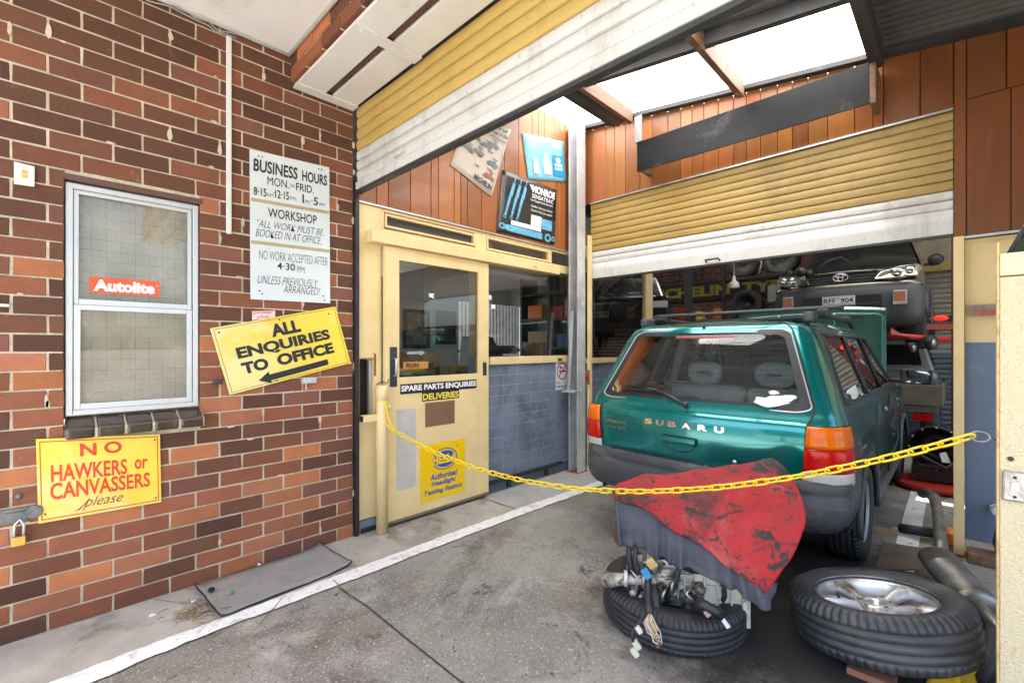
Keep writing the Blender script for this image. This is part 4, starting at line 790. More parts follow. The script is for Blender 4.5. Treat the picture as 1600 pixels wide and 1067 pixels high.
# ------------------------------------------------------------------ workshop shell
ws = thing('workshop_building', 'dim workshop behind the half raised shutter, brick at the back', 'building', (-3, 9, 0))
mb = MB()
for r in range(44):
    z = r*PH; x = -9-(.13 if r % 2 else 0)
    while x < -1.2:
        k = random.uniform(.6, 1.3); mb.col(.13*k, .06*k, .038*k); mb.box(max(x, -9), x+PL-.012, 11.2+random.uniform(-.003, .003), 11.25, z+.005, z+PH-.005); x += PL
mb.build('rear_brickwork', M['brick'], ws)
mb = MB(); mb.box(-9, 3.3, 11.212, 11.4, 0, 4.4); mb.build('rear_mortar', M['mortar'], ws)
mb = MB(); mb.box(-9.1, -9, 6, 11.4, 0, 4.4); mb.box(-9, -5.76, 6.1, 6.2, 0, 4.4); mb.box(-5.76, -3.13, 5.95, 6.1, 2.6, 4.4); mb.box(-3.3, -3.13, 4.31, 6.1, 2.55, 4.4); mb.build('side_walls', pm('grimy wall', (.16, .15, .13), .9, var=.3), ws)
mb = MB(); corr(mb, -9.2, 3.4, 4.5, 6.6, rz=lambda x: 4.25, amp=.02, pitch=.15); corr(mb, -2.4, 3.4, 7.4, 11.5, rz=lambda x: 4.25, amp=.02, pitch=.15); corr(mb, -9.2, -2.4, 7.4, 9.35, rz=lambda x: 4.25, amp=.02, pitch=.15); corr(mb, -9.2, -2.4, 9.9, 11.5, rz=lambda x: 4.25, amp=.02, pitch=.15); mb.build('roof_sheets', M['roof'], ws)
mb = MB(); corr(mb, -9.2, -1.9, 6.6, 7.4, rz=lambda x: 4.25, amp=.02, pitch=.15); mb.build('roof_infill', M['roof'], ws)
mb = MB(); corr(mb, -1.9, 3.4, 6.6, 7.4, rz=lambda x: 4.26, amp=.02, pitch=.15); corr(mb, -9.2, -2.4, 9.35, 9.9, rz=lambda x: 4.26, amp=.02, pitch=.15); mb.build('added_roof_light', M['sheet'], ws)  # unseen roof strips added to brighten the workshop inside
mb = MB()
for y in (5.6, 8.2, 9.7): mb.box(-9, 3.3, y-.04, y+.04, 4.02, 4.22)
mb.build('roof_beams', M['dark'], ws)
mb = MB(); mb.box(3.2, 3.3, 4.4, 5.6, 0, 4.4); mb.box(3.2, 3.3, 9.0, 11.3, 0, 4.4); mb.box(3.2, 3.3, 5.6, 9.0, 2.9, 4.4); mb.build('right_wall', pm('grimy steel wall', (.2, .2, .19), .8, var=.3), ws)
# office side wall
ow = thing('partition_wall', 'side of the office inside the workshop, with a cream framed window', 'wall', (-3.1, 5, 0))
mb = MB(); mb.box(-3.13, -3.07, 5.76, 5.95, 0, 2.55); mb.box(-3.14, -3.05, 4.31, 5.76, 1.19, 1.25); mb.box(-3.13, -3.08, 4.31, 5.76, 2.4, 2.55); mb.build('frame', M['yel'], ow, bevel=.004)
mb = MB(); mb.poly([(-3.1, 4.31, 1.25), (-3.1, 5.76, 1.25), (-3.1, 5.76, 2.4), (-3.1, 4.31, 2.4)]); mb.build('pane', M['glass'], ow)
mb = MB()
for r in range(12):
    y = 4.31-(.2 if r % 2 else 0); z = r*.0995
    while y < 5.76:
        k = random.uniform(.92, 1.08); mb.col(.15*k, .185*k, .25*k); a, b = max(y, 4.31), min(y+.396, 5.75)
        if b > a+.02: mb.box(-3.16, -3.09, a, b, z+.002, z+.0975)
        y += .4
mb.build('painted_blocks', M['block'], ow)
mb = MB(); mb.box(-3.16, -3.0925, 4.31, 5.755, 0, 1.19); mb.build('block_joint', M['bmort'], ow)
# painted words on a dark board
ms = thing('tyre_sign', 'long dark board with yellow capital lettering across the rear brick wall', 'sign', (-4.2, 11.15, 2.5))
mb = MB(); mb.box(-6.1, -1.9, 11.16, 11.19, 2.5, 2.95); mb.build('board', M['black'], ms)
f = Face([V(-5.9, 11.155, 2.6), V(-2.25, 11.155, 2.6), V(-2.25, 11.155, 2.86), V(-5.9, 11.155, 2.86)], (0, -1, 0)); mb = MB(); f.text(mb, 'MICHELIN  TYRES', 0, 1, 0, 1, bold=.05); mb.build('lettering', pm('dull yellow lettering', (.30, .23, .03), .6, var=.3), ms)
# far roller door
fd = thing('roller_shutter', 'closed far roller shutter, cream above and slate blue below, behind the hoist', 'roller shutter', (-.2, 11, 0))
curtain('upper_slats', pm('dusty cream slats', (.36, .34, .28), .5), -1.1, 3.0, 11.1, [(1.25+k*.09, 1.25+(k+1)*.09, 0) for k in range(16)], fd, .02)
curtain('lower_slats', pm('slate slats', (.14, .17, .21), .5), -1.1, 3.0, 11.1, [(k*.09, (k+1)*.09, 0) for k in range(14)], fd, .02)
mb = MB(); mb.box(-1.1, 3.0, 11.03, 11.08, 2.72, 2.86); mb.build('lintel_beam', pm('yellow beam', (.5, .38, .12), .6), fd)
mb = MB(); mb.box(-1.2, 3.0, 9.3, 9.36, 3.3, 3.36); mb.build('track', M['galv'], fd)
tl = thing('tube_light', 'white fluorescent tube fitting under the workshop roof right of the raised car', 'light', (-.5, 8.4, 3.55))
mb = MB(); mb.box(-1.1, -.35, 8.2, 8.32, 3.05, 3.10); mb.build('fitting', M['inkwhite'], tl)
mb = MB(); mb.cyl((-1.08, 8.26, 3.03), (-.37, 8.26, 3.03), .018); mb.build('tube', M['inkwhite'], tl)
mb = MB(); mb.cyl((-.9, 8.26, 3.1), (-.9, 8.26, 4.1), .008); mb.build('rod', M['dark'], tl)
# pendant lamp
pn = thing('pendant_lamp', 'small white pendant lamp hanging in front of the yellow lettering', 'lamp', (-2.68, 8, 2.3))
mb = MB(); mb.lathe([(.02, .2), (.03, .12), (.075, .08), (.085, .02), (.08, 0)], (-2.68, 8, 2.36), (0, 0, 1), 20); mb.build('shade', M['plastic'], pn)
mb = MB(); mb.cyl((-2.68, 8, 2.5), (-2.68, 8, 4.2), .006); mb.build('cord', M['inkwhite'], pn)
# tyre rack
rk = thing('tyre_rack', 'dark steel rack of spare tyres against the rear brick wall', 'rack', (-2.4, 10.4, 0))
mb = MB(); [mb.box(x-.03, x+.03, 10.1, 10.16, 0, 3.2) for x in (-3.6, -1.2)]; [mb.box(-3.6, -1.2, 10.1, 10.14, z, z+.05) for z in (1.0, 1.9, 2.78)]; [mb.box(-3.6, -1.2, 10.6, 10.64, z, z+.05) for z in (1.0, 1.9, 2.78)]; mb.build('rack_frame', M['dark'], rk)
first = None
for k, (x, z, lab) in enumerate(((-3.25, 3.14, 'standing spare tyre on the top rack shelf nearest the pendant lamp'), (-2.55, 3.14, 'grey dusty spare tyre on the top rack shelf beside the raised car'), (-3.2, 2.26, 'spare tyre on the middle rack shelf below the yellow lettering end'), (-2.4, 2.26, 'spare tyre on the middle rack shelf half behind the raised car'))):
    t = thing('spare_tyre', lab, 'tyre', (x, 10.35, z-.31), 'spare tyres on the workshop rack')
    mb = MB(); simple_tyre(mb, (x, 10.35, z), (.12, 1, 0), .32, .2, .19); mb.build('tread', pm('dusty rubber', ((.10, .095, .08) if k == 1 else (.04, .038, .035)), .8, var=.3), t)
    mb = MB(); mb.lathe([(.19, -.05), (.17, -.02), (.06, 0)], (x, 10.35, z), (.12, 1, 0), 24); mb.build('inner_liner', M['black'], t)
cl = MB(); cl.tube([(-2.2, 7.2, 3.9), (-2.22, 7.2, 3.2), (-2.15, 7.2, 2.8), (-2.05, 7.25, 2.6), (-2.1, 7.3, 2.45)], .012, 6); tag(cl.build('hanging_cable', M['plastic']), 'loose pale cable hanging left of the raised car', 'cable')
pb = MB(); pb.tube([(-2.9, 9, 3.05), (-2.2, 9, 3.4)], .025, 6); tag(pb.build('timber_batten', pm('pale batten', (.4, .24, .1), .7)), 'slanting timber batten high in the workshop left of the tyres', 'batten')
wb = MB(); wb.box(-2.5, -2.05, 9.2, 9.25, 2.2, 2.5); tag(wb.build('notice_board', pm('notice', (.35, .33, .28), .7)), 'small pale notice hanging under the end of the yellow lettering', 'notice')
# clutter hung and stacked along the rear brick wall
for k, (x, z, r, lab) in enumerate(((-5.6, 3.25, .2, 'large black drive belt hanging high on the rear brick wall'), (-5.1, 3.2, .15, 'small black drive belt hanging on the rear brick wall'), (-4.55, 3.3, .24, 'largest black drive belt hanging on the rear brick wall nearest the pendant lamp'))):
    b_ = MB(); b_.tube([(x+r*.55*math.sin(a), 11.13, z+r*1.3*math.cos(a)) for a in [k_*math.pi/12 for k_ in range(24)]], .016, 6, closed=True); tag(b_.build('drive_belt', M['black']), lab, 'belt', 'drive belts on the rear wall')
wsf = thing('wall_shelf', 'wooden shelf of oil tins below the yellow wall lettering', 'shelf', (-4.3, 11, 2.0)); mb = MB(); mb.box(-5.9, -2.9, 10.85, 11.18, 2.0, 2.03); mb.build('shelf_board', M['rafter'], wsf); mb = MB(); [mb.box(x, x+.03, 10.9, 11.18, 1.8, 2.0) for x in (-5.5, -3.2)]; mb.build('shelf_bracket', M['dark'], wsf)
tcol = (('white', 'inkwhite'), ('blue', 'inkblue'), ('red', 'red'), ('yellow', 'inkyel'), ('orange', 'orange'), ('grey', 'dkgrey'), ('tan', 'card'))
for k, (cn_, mt_) in enumerate(tcol):
    x = -5.7+k*.42; hgt = .2+.05*(k % 3); tn = thing('oil_tin', cn_+' oil tin on the wooden shelf below the yellow wall lettering', 'tin', (x, 11, 2.03), 'oil tins on the wooden shelf'); mb = MB(); mb.box(x-.09, x+.09, 10.92, 11.06, 2.031, 2.03+hgt); mb.build('tin_body', M[mt_], tn, bevel=.008); mb = MB(); mb.cyl((x+.05, 10.98, 2.03+hgt), (x+.05, 10.98, 2.06+hgt), .022); mb.build('cap', M['black'], tn)
# shelves seen through the side window
sf2 = thing('storage_shelf', 'dark storage shelf with parts boxes behind the side office window', 'shelf', (-4.6, 5.6, 0))
mb = MB(); [mb.box(-5.2, -4.0, 5.5, 5.9, z, z+.03) for z in (.9, 1.35, 1.8, 2.2)]; [mb.box(x, x+.04, 5.5, 5.9, 0, 2.5) for x in (-5.2, -4.6, -4.04)]; mb.build('rack_frame', M['dark'], sf2)
for k, (x, z, a, c, mt, lab) in enumerate(((-4.9, 1.83, .3, .22, 'orange', 'orange parts box on the top shelf'), (-4.45, 1.83, .25, .18, 'red', 'red parts box on the top shelf'), (-4.2, 1.83, .2, .25, 'card', 'brown carton on the top shelf'), (-4.85, 1.38, .4, .25, 'card', 'wide brown carton on the middle shelf'), (-4.3, 1.38, .3, .2, 'inkblue', 'blue parts box on the middle shelf'), (-4.6, .93, .5, .3, 'card', 'largest brown carton on the lowest shelf'))): carton(lab+' behind the side office window', x, 5.68, z, a, .3, c, 0, mt, 'parts_box')
# hoist
ho = thing('car_hoist', 'rust red two post car hoist holding up the dark four wheel drive', 'hoist', (-1.1, 8.9, 0))
for x, y in ((-2.02, 9.9), (.0, 9.0)):
    mb = MB(); mb.box(x-.09, x+.09, y, y+.25, 0, 3.3); mb.build('post', pm('dark red paint', (.10, .022, .014), .5, var=.3), ho, bevel=.01)
for x, x2, y in ((-.05, -.55, 8.35), (-.05, -.55, 9.9), (-2.0, -1.75, 8.6), (-2.0, -1.5, 10.6)):
    mb = MB(); a = V(x, 9.1, 1.62); b = V(x2, y, 1.62); d = (b-a).normalized().cross(V(0, 0, 1))*.05
    mb.hexa([a-d, b-d, b+d, a+d, a-d+V(0, 0, .08), b-d+V(0, 0, .08), b+d+V(0, 0, .08), a+d+V(0, 0, .08)]); arm = mb.build('lift_arm', pm('red oxide', (.28, .06, .025), .5), ho, bevel=.005)
    mb = MB(); mb.cyl(b+V(0, 0, .08), b+V(0, 0, .13), .06); mb.build('lift_pad', M['black'], arm)
rg = thing('tail_lamp_unit', 'bright red lamp glowing by the hoist post', 'lamp', (-.16, 7.9, 1.72))
mb = MB(); a = at(1470, 497, 5.75); mb.ball(a, .06, 8, (1.2, 1, .6)); rm = pm('red lit lens', (.7, .02, .01), .3); rm.node_tree.nodes["Principled BSDF"].inputs['Emission Color'].default_value = (1, .02, .01, 1); rm.node_tree.nodes["Principled BSDF"].inputs['Emission Strength'].default_value = .25; mb.build('lens', rm, rg)
mb = MB(); mb.box(a.x-.05, a.x+.1, a.y+.03, a.y+.08, a.z-.05, a.z+.03); mb.build('housing', M['black'], rg)
# low trolley arm with small wheels
tj = thing('trolley_jack', 'red trolley jack beam with small wheels slung under the hoist arm', 'jack', at(1440, 530, 5.9))
mb = MB(); a, b = at(1392, 524, 5.6), at(1482, 531, 5.6); mb.tube([a, b], .035, 8); mb.hexa([at(1392, 522, 5.5), at(1418, 526, 5.5), at(1418, 528, 5.6), at(1392, 530, 5.6), at(1392, 512, 5.5), at(1412, 524, 5.5), at(1412, 524, 5.6), at(1392, 512, 5.6)]); mb.build('beam', M['red'], tj)
for px, py, r in ((1455, 535, .09), (1424, 543, .06)):
    mb = MB(); c_ = at(px, py, 5.55); mb.lathe([(r*.5, -.03), (r, -.03), (r, .03), (r*.5, .03)], c_, (1, -.4, 0), 20, closed=True); w_ = mb.build('wheel', M['rubber'], tj); mb = MB(); mb.lathe([(0, -.032), (r*.5, -.03), (r*.5, .03), (0, .032)], c_, (1, -.4, 0), 20); mb.build('rim', M['alu'], w_)
# gearbox on the floor
gb = thing('gearbox', 'black open bell housing gearbox on the floor right of the green car', 'gearbox', (-.22, 6.4, 0))
o = V(-.17, 6.35, .36)
mb = MB(); mb.lathe([(.20, -.10), (.215, -.10), (.22, -.085), (.205, -.07), (.17, .12), (.12, .2), (.09, .5), (.10, .52), (0, .53)], o, (.15, 1, -.05), 28); mb.lathe([(.20, -.1), (.19, -.06), (.155, .1), (.06, .13), (.05, .02), (0, .02)], o, (.15, 1, -.05), 28); mb.build('bell_housing', pm('oily black alloy', (.035, .033, .032), .35, .5, var=.5, scale=9, dirt=[((.2, .2, .2), 9, .3)]), gb)
mb = MB(); mb.box(-.36, .0, 6.25, 6.8, .03, .17); mb.box(-.3, -.05, 6.2, 6.5, .17, .2); mb.tube([(-.34, 6.2, .22), (-.28, 6.1, .3), (-.1, 6.12, .2), (.02, 6.2, .3)], .018, 6); mb.build('sump', M['black'], gb, bevel=.02)
mb = MB()
for k in range(12): a = k*.5236; mb.ball(o+V(.21*math.cos(a), -.105, .21*math.sin(a)), .011, 5)
mb.build('bolts', M['steel'], gb)
mb = MB(); mb.prism([at(1468, 708, 4.45), at(1478, 706, 4.45), at(1486, 724, 4.45), at(1472, 722, 4.45)], (0, .003, 0)); mb.build('paper_tag', M['paper'], gb)
rtm = MB(); c_ = V(-.16, 6.1, 0); rtm.lathe([(0, .004), (.3, .004), (.34, .06), (.33, .06), (.29, .015), (0, .015)], c_, (0, 0, 1), 28); tag(rtm.build('drip_tray', M['red']), 'red oil drip tray under the black gearbox', 'tray')
# exhaust section
ex = thing('exhaust_muffler', 'scuffed grey exhaust muffler and bent pipe lying by the cream post', 'muffler', (0, 3.4, 0))
a, b = at(1462, 868, 2.72), at(1528, 945, 2.28)
mb = MB(); d = (b-a).normalized(); s_ = d.cross(V(0, 0, 1)).normalized(); u_ = s_.cross(d)
mb.sm = True; rings = []
for t, k in ((-.02, .3), (-.005, .75), (.02, .95), (.05, 1), (.3, 1.0), (.305, 1.03), (.315, 1.03), (.32, 1), (.7, 1), (.95, 1), (.98, .95), (1.0, .7), (1.01, .3)): rings.append([a.lerp(b, t)+s_*.092*k*math.cos(2*math.pi*i/24)+u_*.066*k*math.sin(2*math.pi*i/24) for i in range(24)])
mb.grid(rings, closeu=True); M['exh'] = pm('weathered exhaust steel', (.27, .255, .23), .42, .75, var=.4, scale=7, bump=.2, bscale=30, dirt=[((.13, .085, .05), 5, .5), ((.45, .44, .42), 14, .2)]); mb.build('muffler_can', M['exh'], ex)
mb = MB(); mb.tube([at(1440, 772, 3.8), at(1449, 769, 3.75), at(1459, 776, 3.62), at(1465, 796, 3.4), at(1468, 825, 3.1), at(1470, 850, 2.85), at(1472, 872, 2.7)], .035, 14); mb.build('pipe', M['exh'], ex)
mb = MB(); mb.tube([b, b+d*.12+V(.02, 0, -.02), b+d*.2+V(.05, 0, -.05)], .03, 12); mb.build('tail_pipe', M['exh'], ex)
cb_ = MB(); q = [onZ(1368, 893), onZ(1440, 893), onZ(1446, 860), onZ(1380, 850)]; cb_.prism([p_+V(0, 0, .005) for p_ in q], (0, 0, .012)); tag(cb_.build('brown_board', pm('oily board', (.12, .085, .06), .7, var=.3, dirt=[((.04, .03, .025), 3, .5)])), 'flat oil stained brown board on the floor behind the loose wheel', 'board')
og = thing('orange_tool', 'orange and black power tool on the floor beside the cream post', 'tool', onZ(1480, 850))
mb = MB(); c_ = onZ(1482, 858); mb.box(c_.x-.05, c_.x+.06, c_.y+.05, c_.y+.2, .01, .1); mb.build('case', M['orange'], og, bevel=.015)
mb = MB(); mb.tube([c_+V(-.06, .1, .06), c_+V(-.2, .1, .05), c_+V(-.26, .12, .04)], .035, 8); mb.build('grip', M['black'], og)
# ------------------------------------------------------------------ cars
def lerpt(tab):
    def f(z):
        if z <= tab[0][0]: return tab[0][1]
        for (a, b), (c, d) in zip(tab, tab[1:]):
            if z <= c: return b+(d-b)*(z-a)/(c-a)
        return tab[-1][1]
    return f
def paint(name, c, metal=.55, dirt=None):
    return pm(name, c, .2, metal, var=.06, scale=3, coat=1.0, dirt=dirt)
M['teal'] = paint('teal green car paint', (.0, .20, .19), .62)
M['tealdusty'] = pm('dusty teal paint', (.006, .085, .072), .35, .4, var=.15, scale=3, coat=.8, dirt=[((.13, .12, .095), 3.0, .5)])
M['beige'] = paint('dark beige metallic', (.20, .175, .125), .4)
M['silver'] = paint('silver white paint', (.42, .42, .40), .3)
M['navy'] = paint('black car paint', (.02, .02, .024), .4)
M['cglass'] = glass('car glass', (.60, .66, .64), base=.07)
M['cglassd'] = glass('dusty side glass', (.22, .25, .24), base=.06, veil=.30, veilc=(.20, .185, .15))
M['amber'] = pm('amber lens', (.68, .13, .0), .12, var=.15, scale=14, bump=.1, bscale=60, spec=.35)
M['redlens'] = pm('red lens', (.50, .006, .004), .12, var=.2, scale=14, bump=.1, bscale=60, spec=.35)
M['clear'] = pm('clear lens', (.55, .53, .48), .15, var=.1, bump=.25, bscale=60, coat=.8)
M['seat'] = pm('pale seat velour', (.58, .64, .65), .9, var=.08, scale=20)
M['trim'] = pm('dark cabin trim', (.03, .032, .035), .8, var=.2)
M['chrome'] = pm('bright badge metal', (.75, .75, .76), .12, 1.0, var=.02)
KX, CXC, CYR = .985, -1.25, 2.80
TF = Matrix.Translation((CXC, CYR, 0)) @ Matrix.Diagonal((KX, KX, 1.0, 1))
fo = thing('green_car', 'teal green station wagon with roof bars, seen from behind under the small shutter', 'car', (CXC, CYR+2.1, 0))
def FB(mb, name, mat, parent=None, **k): mb.bm.transform(TF); return mb.build(name, mat, parent or fo, **k)
hw = lerpt([(.26, .79), (.40, .835), (.60, .847), (.78, .847), (.90, .838), (.985, .815), (1.02, .80), (1.45, .645), (1.50, .615), (1.545, .545)])
xe = lerpt([(.55, .655), (.95, .668), (1.0, .69), (1.03, .70), (1.45, .548), (1.50, .522), (1.545, .45)])
y0 = lerpt([(.55, .075), (.68, .055), (.80, .045), (.90, .05), (.945, .06), (.965, .085), (.99, .092), (1.02, .11), (1.48, .37), (1.515, .40), (1.545, .47)])
def tail(x, z): return y0(z)+.042*(abs(x)/.7)**2.2
def side_start(z): return tail(xe(z), z)+.21
arch = [(.96, .40), (3.485, .40)]
def zbot(y):
    z = .27
    for c, r in arch:
        d = abs(y-c)
        if d < r: z = max(z, .31+math.sqrt(r*r-d*d)*.93)
    return z
YF = 4.22
def plan(y): return 1-.05*max(0, (y-3.3)/.9)**2
lowz = [0, .1, .22, .36, .5, .64, .78, .9, 1]
for sd, nm in ((1, 'right'), (-1, 'left')):
    mb = MB(); mb.sm = True
    ycols = [.27+.045*k for k in range(int((YF-.27)/.045)+1)]
    rows = []
    for q in lowz:
        row = []
        for y in ycols:
            zb = zbot(y); z = zb+(1.0-zb)*q; yy = max(y, side_start(z)) if y < .6 else y
            x = hw(z)*plan(y)
            if .55 < z < .80: x -= .012*max(0, 1-abs(z-.66)/.1)
            row.append((sd*x, yy, z))
        rows.append(row)
    mb.grid(rows)
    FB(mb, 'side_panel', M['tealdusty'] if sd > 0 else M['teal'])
    mb = MB(); mb.sm = True; rows = []                   # rear corner, from the side round to the tailgate edge
    for z in [.55, .60, .66, .72, .80, .88, .94, .97, 1.0, 1.02, 1.06, 1.12, 1.2, 1.28, 1.36, 1.42, 1.46, 1.50, 1.52, 1.545]:
        e_, w_, yt, ys = xe(z), hw(z), tail(xe(z), z), side_start(z)
        rows.append([(sd*(e_+(w_-e_)*math.cos(a)**.8), yt+(ys-yt)*(1-math.sin(a)**.9), z) for a in [math.pi/2*k/9 for k in range(10)]])
    mb.grid(rows); FB(mb, 'rear_pillar', M['teal'])
    # upper side: cant rail, pillars, glass
    yfr = lambda z: 3.06-(z-1.0)*1.42
    wins = [(lambda z: side_start(z)+.06, lambda z: 1.30-.02*(z-1)), (lambda z: 1.36, lambda z: 2.06), (lambda z: 2.12, lambda z: yfr(z)-.07)]
    def upx(z): return sd*hw(z)
    def strip(mb, ya, yb, z0, z1, n=6, off=0.0):
        mb.grid([[(upx(z)+sd*off, ya(z), z), (upx(z)+sd*off, yb(z), z)] for z in [z0+(z1-z0)*k/n for k in range(n+1)]])
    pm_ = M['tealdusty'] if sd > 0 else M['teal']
    mb = MB(); mb.sm = True
    strip(mb, side_start, lambda z: yfr(z), 1.0, 1.045, 3); strip(mb, side_start, lambda z: max(yfr(z), 2.2), 1.455, 1.545, 5)
    edges = [side_start]+[w_ for ab in wins for w_ in ab]+[yfr]
    for k in (0, 2, 4, 6): strip(mb, edges[k], edges[k+1], 1.045, 1.455)
    FB(mb, 'window_surround', pm_)
    for a, b in wins:
        mb = MB(); strip(mb, a, b, 1.045, 1.455, 8, -.006); FB(mb, 'side_window', M['cglassd'])
    mb = MB()
    for a, b in wins:
        zz_ = [1.045+.41*k/6 for k in range(7)]
        for e_ in (a, b): mb.tube([(upx(z)+sd*.003, e_(z), z) for z in zz_], .007, 6)
        for z in (1.045, 1.455): mb.tube([(upx(z)+sd*.003, a(z)+(b(z)-a(z))*k/6, z) for k in range(7)], .007, 6)
    FB(mb, 'window_seal', M['black'])
    # arch liners, lips
    for c, r in arch:
        mb = MB(); mb.sm = True
        mb.grid([[(sd*x, c+r*.98*math.cos(a), .31+r*.93*math.sin(a)) for x in (.55, .835)] for a in [math.pi*k/14 for k in range(15)]]); FB(mb, 'arch_liner', M['black'])
        mb = MB(); mb.tube([(sd*.842, c+r*math.cos(a), .31+r*.93*math.sin(a)) for a in [math.pi*(k/16*1.1-.05) for k in range(17)]], .018, 8); FB(mb, 'arch_lip', M['dkgrey'])
    mb = MB(); mb.box(sd*.80, sd*.855, 1.4, 3.05, .27, .36); FB(mb, 'sill_trim', M['dkgrey'], bevel=.015)
    for k, y in enumerate((1.98, 2.9)):
        mb = MB(); mb.box(sd*.835, sd*.868, y-.22, y-.06, .885, .915); FB(mb, 'door_handle', pm_, bevel=.01)
    for y in (1.33, 2.09, 3.08): mb = MB(); mb.box(sd*.836, sd*.849, y-.004, y+.004, .36, 1.0); FB(mb, 'door_gap', M['black'])
    # roof rail
    mb = MB(); pts = [(sd*.575, .62, 1.545), (sd*.575, .66, 1.59), (sd*.58, .85, 1.605), (sd*.585, 1.5, 1.60), (sd*.59, 2.0, 1.585), (sd*.59, 2.15, 1.545)]; mb.tube(pts, .017, 8); FB(mb, 'roof_rail', M['black'])
    mb = MB(); mb.box(sd*.545, sd*.605, .57, .72, 1.54, 1.605); FB(mb, 'rail_foot', M['dkgrey'], bevel=.015)
    # mirror
    mb = MB(); mb.box(sd*.88, sd*1.10, 2.57, 2.66, 1.052, 1.185); mb.box(sd*.8, sd*.9, 2.62, 2.68, 1.06, 1.1); mi = FB(mb, 'wing_mirror', M['black'], bevel=.028, seg=4)
    mb = MB(); n_ = 20; n_ = 32; cp_ = lambda v: math.copysign(abs(v)**.55, v); mb.poly([(sd*.99+.095*cp_(math.cos(6.2832*k/n_)), 2.563-.012*math.cos(6.2832*k/n_)*sd, 1.118+.055*cp_(math.sin(6.2832*k/n_))) for k in range(n_)]); FB(mb, 'mirror_glass', pm('mirror', (.22, .23, .23), .03, 1.0, var=.01), mi)
    # wheels
    for y in (.96, 3.485):
        wl = MB(); tyre_mesh(wl, V(sd*.735, y, .31), V(sd, 0, 0), .312, .2, .2, 60); wh = FB(wl, 'wheel', M['rubber'])
        mb = MB(); mb.lathe([(.202, .07), (.195, .085), (.185, .05), (.15, .02), (.06, .04), (0, .045)], V(sd*.735, y, .31), (sd, 0, 0), 30); mb.lathe([(.2, -.08), (.19, 0), (.185, .05)], V(sd*.735, y, .31), (sd, 0, 0), 30); FB(mb, 'rim', M['alu'], wh)
    # tail lamp wrapped round the corner
    def lens(za, zb, off=.012):
        mb = MB(); mb.sm = True; rows = []
        for z in [za+(zb-za)*k/6 for k in range(7)]:
            e_, w_, yt, ys = xe(z), hw(z), tail(xe(z), z), side_start(z)-.01
            lean = .012*(.955-z)/.3
            rows.append([(sd*(e_+(w_-e_)*math.cos(a)**.8+off*.9*math.cos(a)-lean*math.sin(a)**8), yt+(ys-yt)*(1-math.sin(a)**.9)-off*math.sin(a), z) for a in [math.pi/2*(.06+.94*k/12) for k in range(13)]])
        vs = mb.grid(rows)
        return mb
    tlm = FB(lens(.642, .955, .007), 'tail_lamp', M['black'])
    FB(lens(.835, .95, .016), 'amber_lens', M['amber'], tlm, solid=.004); FB(lens(.708, .832, .016), 'red_lens', M['redlens'], tlm, solid=.004); FB(lens(.648, .705, .014), 'clear_lens', M['clear'], tlm, solid=.004)
# tailgate
tg_parts = []
mb = MB(); mb.sm = True
nx = 25
def trow(z, k=1.0, off=0): return [(xe(z)*.985*k*(2*i/(nx-1)-1), tail(xe(z)*k*(2*i/(nx-1)-1), z)-off, z) for i in range(nx)]
mb.grid([trow(z) for z in [.56, .60, .64, .68, .72, .76, .80, .84, .88, .91, .935, .95, .962, .972, .985, 1.0, 1.015, 1.03]])
mb.grid([trow(z) for z in (1.475, 1.49, 1.505, 1.52, 1.535, 1.545)])
for sd in (1, -1): mb.grid([[(sd*(xe(z)*.985-.05*t), tail(xe(z)*.985-.05*t, z), z) for t in (0, .5, 1)] for z in [1.03+.445*k/10 for k in range(11)]])
tgt = FB(mb, 'tailgate', M['teal'])
mb = MB()
for sd in (1, -1): mb.tube([(sd*xe(z)*.993, tail(xe(z), z)+.003, z) for z in [.58+.96*k/24 for k in range(25)]], .006, 6)
FB(mb, 'shut_line', M['black'], tgt)
mb = MB(); mb.tube([(xe(1.53)*(2*i/20-1)*.97, tail(xe(1.53)*(2*i/20-1), 1.533)-.003, 1.533) for i in range(21)], .005, 6); FB(mb, 'top_gap', M['black'], tgt)
def rr_loop(a, b, rad, n=9):                              # rounded rectangle in (-1..1) units
    o = []
    for cx_, cz_, a0 in ((a-rad, b-rad*1.3, 0), (-(a-rad), b-rad*1.3, 90), (-(a-rad), -(b-rad*1.3), 180), (a-rad, -(b-rad*1.3), 270)):
        for k in range(n): t = R(a0+90*k/(n-1)); o.append((cx_+rad*math.cos(t), cz_+rad*1.3*math.sin(t)))
    return o
def wmap(u, v, off):
    z = 1.2535+.2385*v; x = u*(xe(z)-.016); return (x, tail(x, z)-off, z)
def ringmesh(l0, l1, off, steps=3):
    mb = MB(); mb.sm = True
    mb.grid([[wmap(a[0]+(b[0]-a[0])*t/steps, a[1]+(b[1]-a[1])*t/steps, off) for a, b in zip(l0, l1)] for t in range(steps+1)], closeu=True); return mb
Lo, Li = rr_loop(1, 1, .13), rr_loop(.925, .86, .12)
mb = MB(); mb.tube([wmap(u, v, .006) for u, v in rr_loop(1.0, 1.0, .13)], .0045, 6, closed=True); FB(mb, 'glass_highlight', M['alu'], tgt)  # pale tube stands in for the highlight line along the glass edge
FB(ringmesh(Lo, Li, .006), 'glass_border', M['black'], tgt)
mb = MB(); mb.sm = True
mb.grid([[wmap(u*k/6, v*k/6, .006) for u, v in Li] for k in range(7)], closeu=True)
M['rglass'] = glass('rear window glass', (.66, .72, .71), refl=.55, base=.05, veil=.05, veilc=(.4, .4, .38)); FB(mb, 'rear_glass', M['rglass'], tgt)
mb = MB()
for k in range(11):
    v = -.72+k*.135; mb.tube([wmap(.88*(2*i/12-1), v, .004) for i in range(13)], .0012, 4)
FB(mb, 'heater_lines', pm('heater line', (.10, .07, .05), .5), tgt)
mb = MB(); mb.sm = True
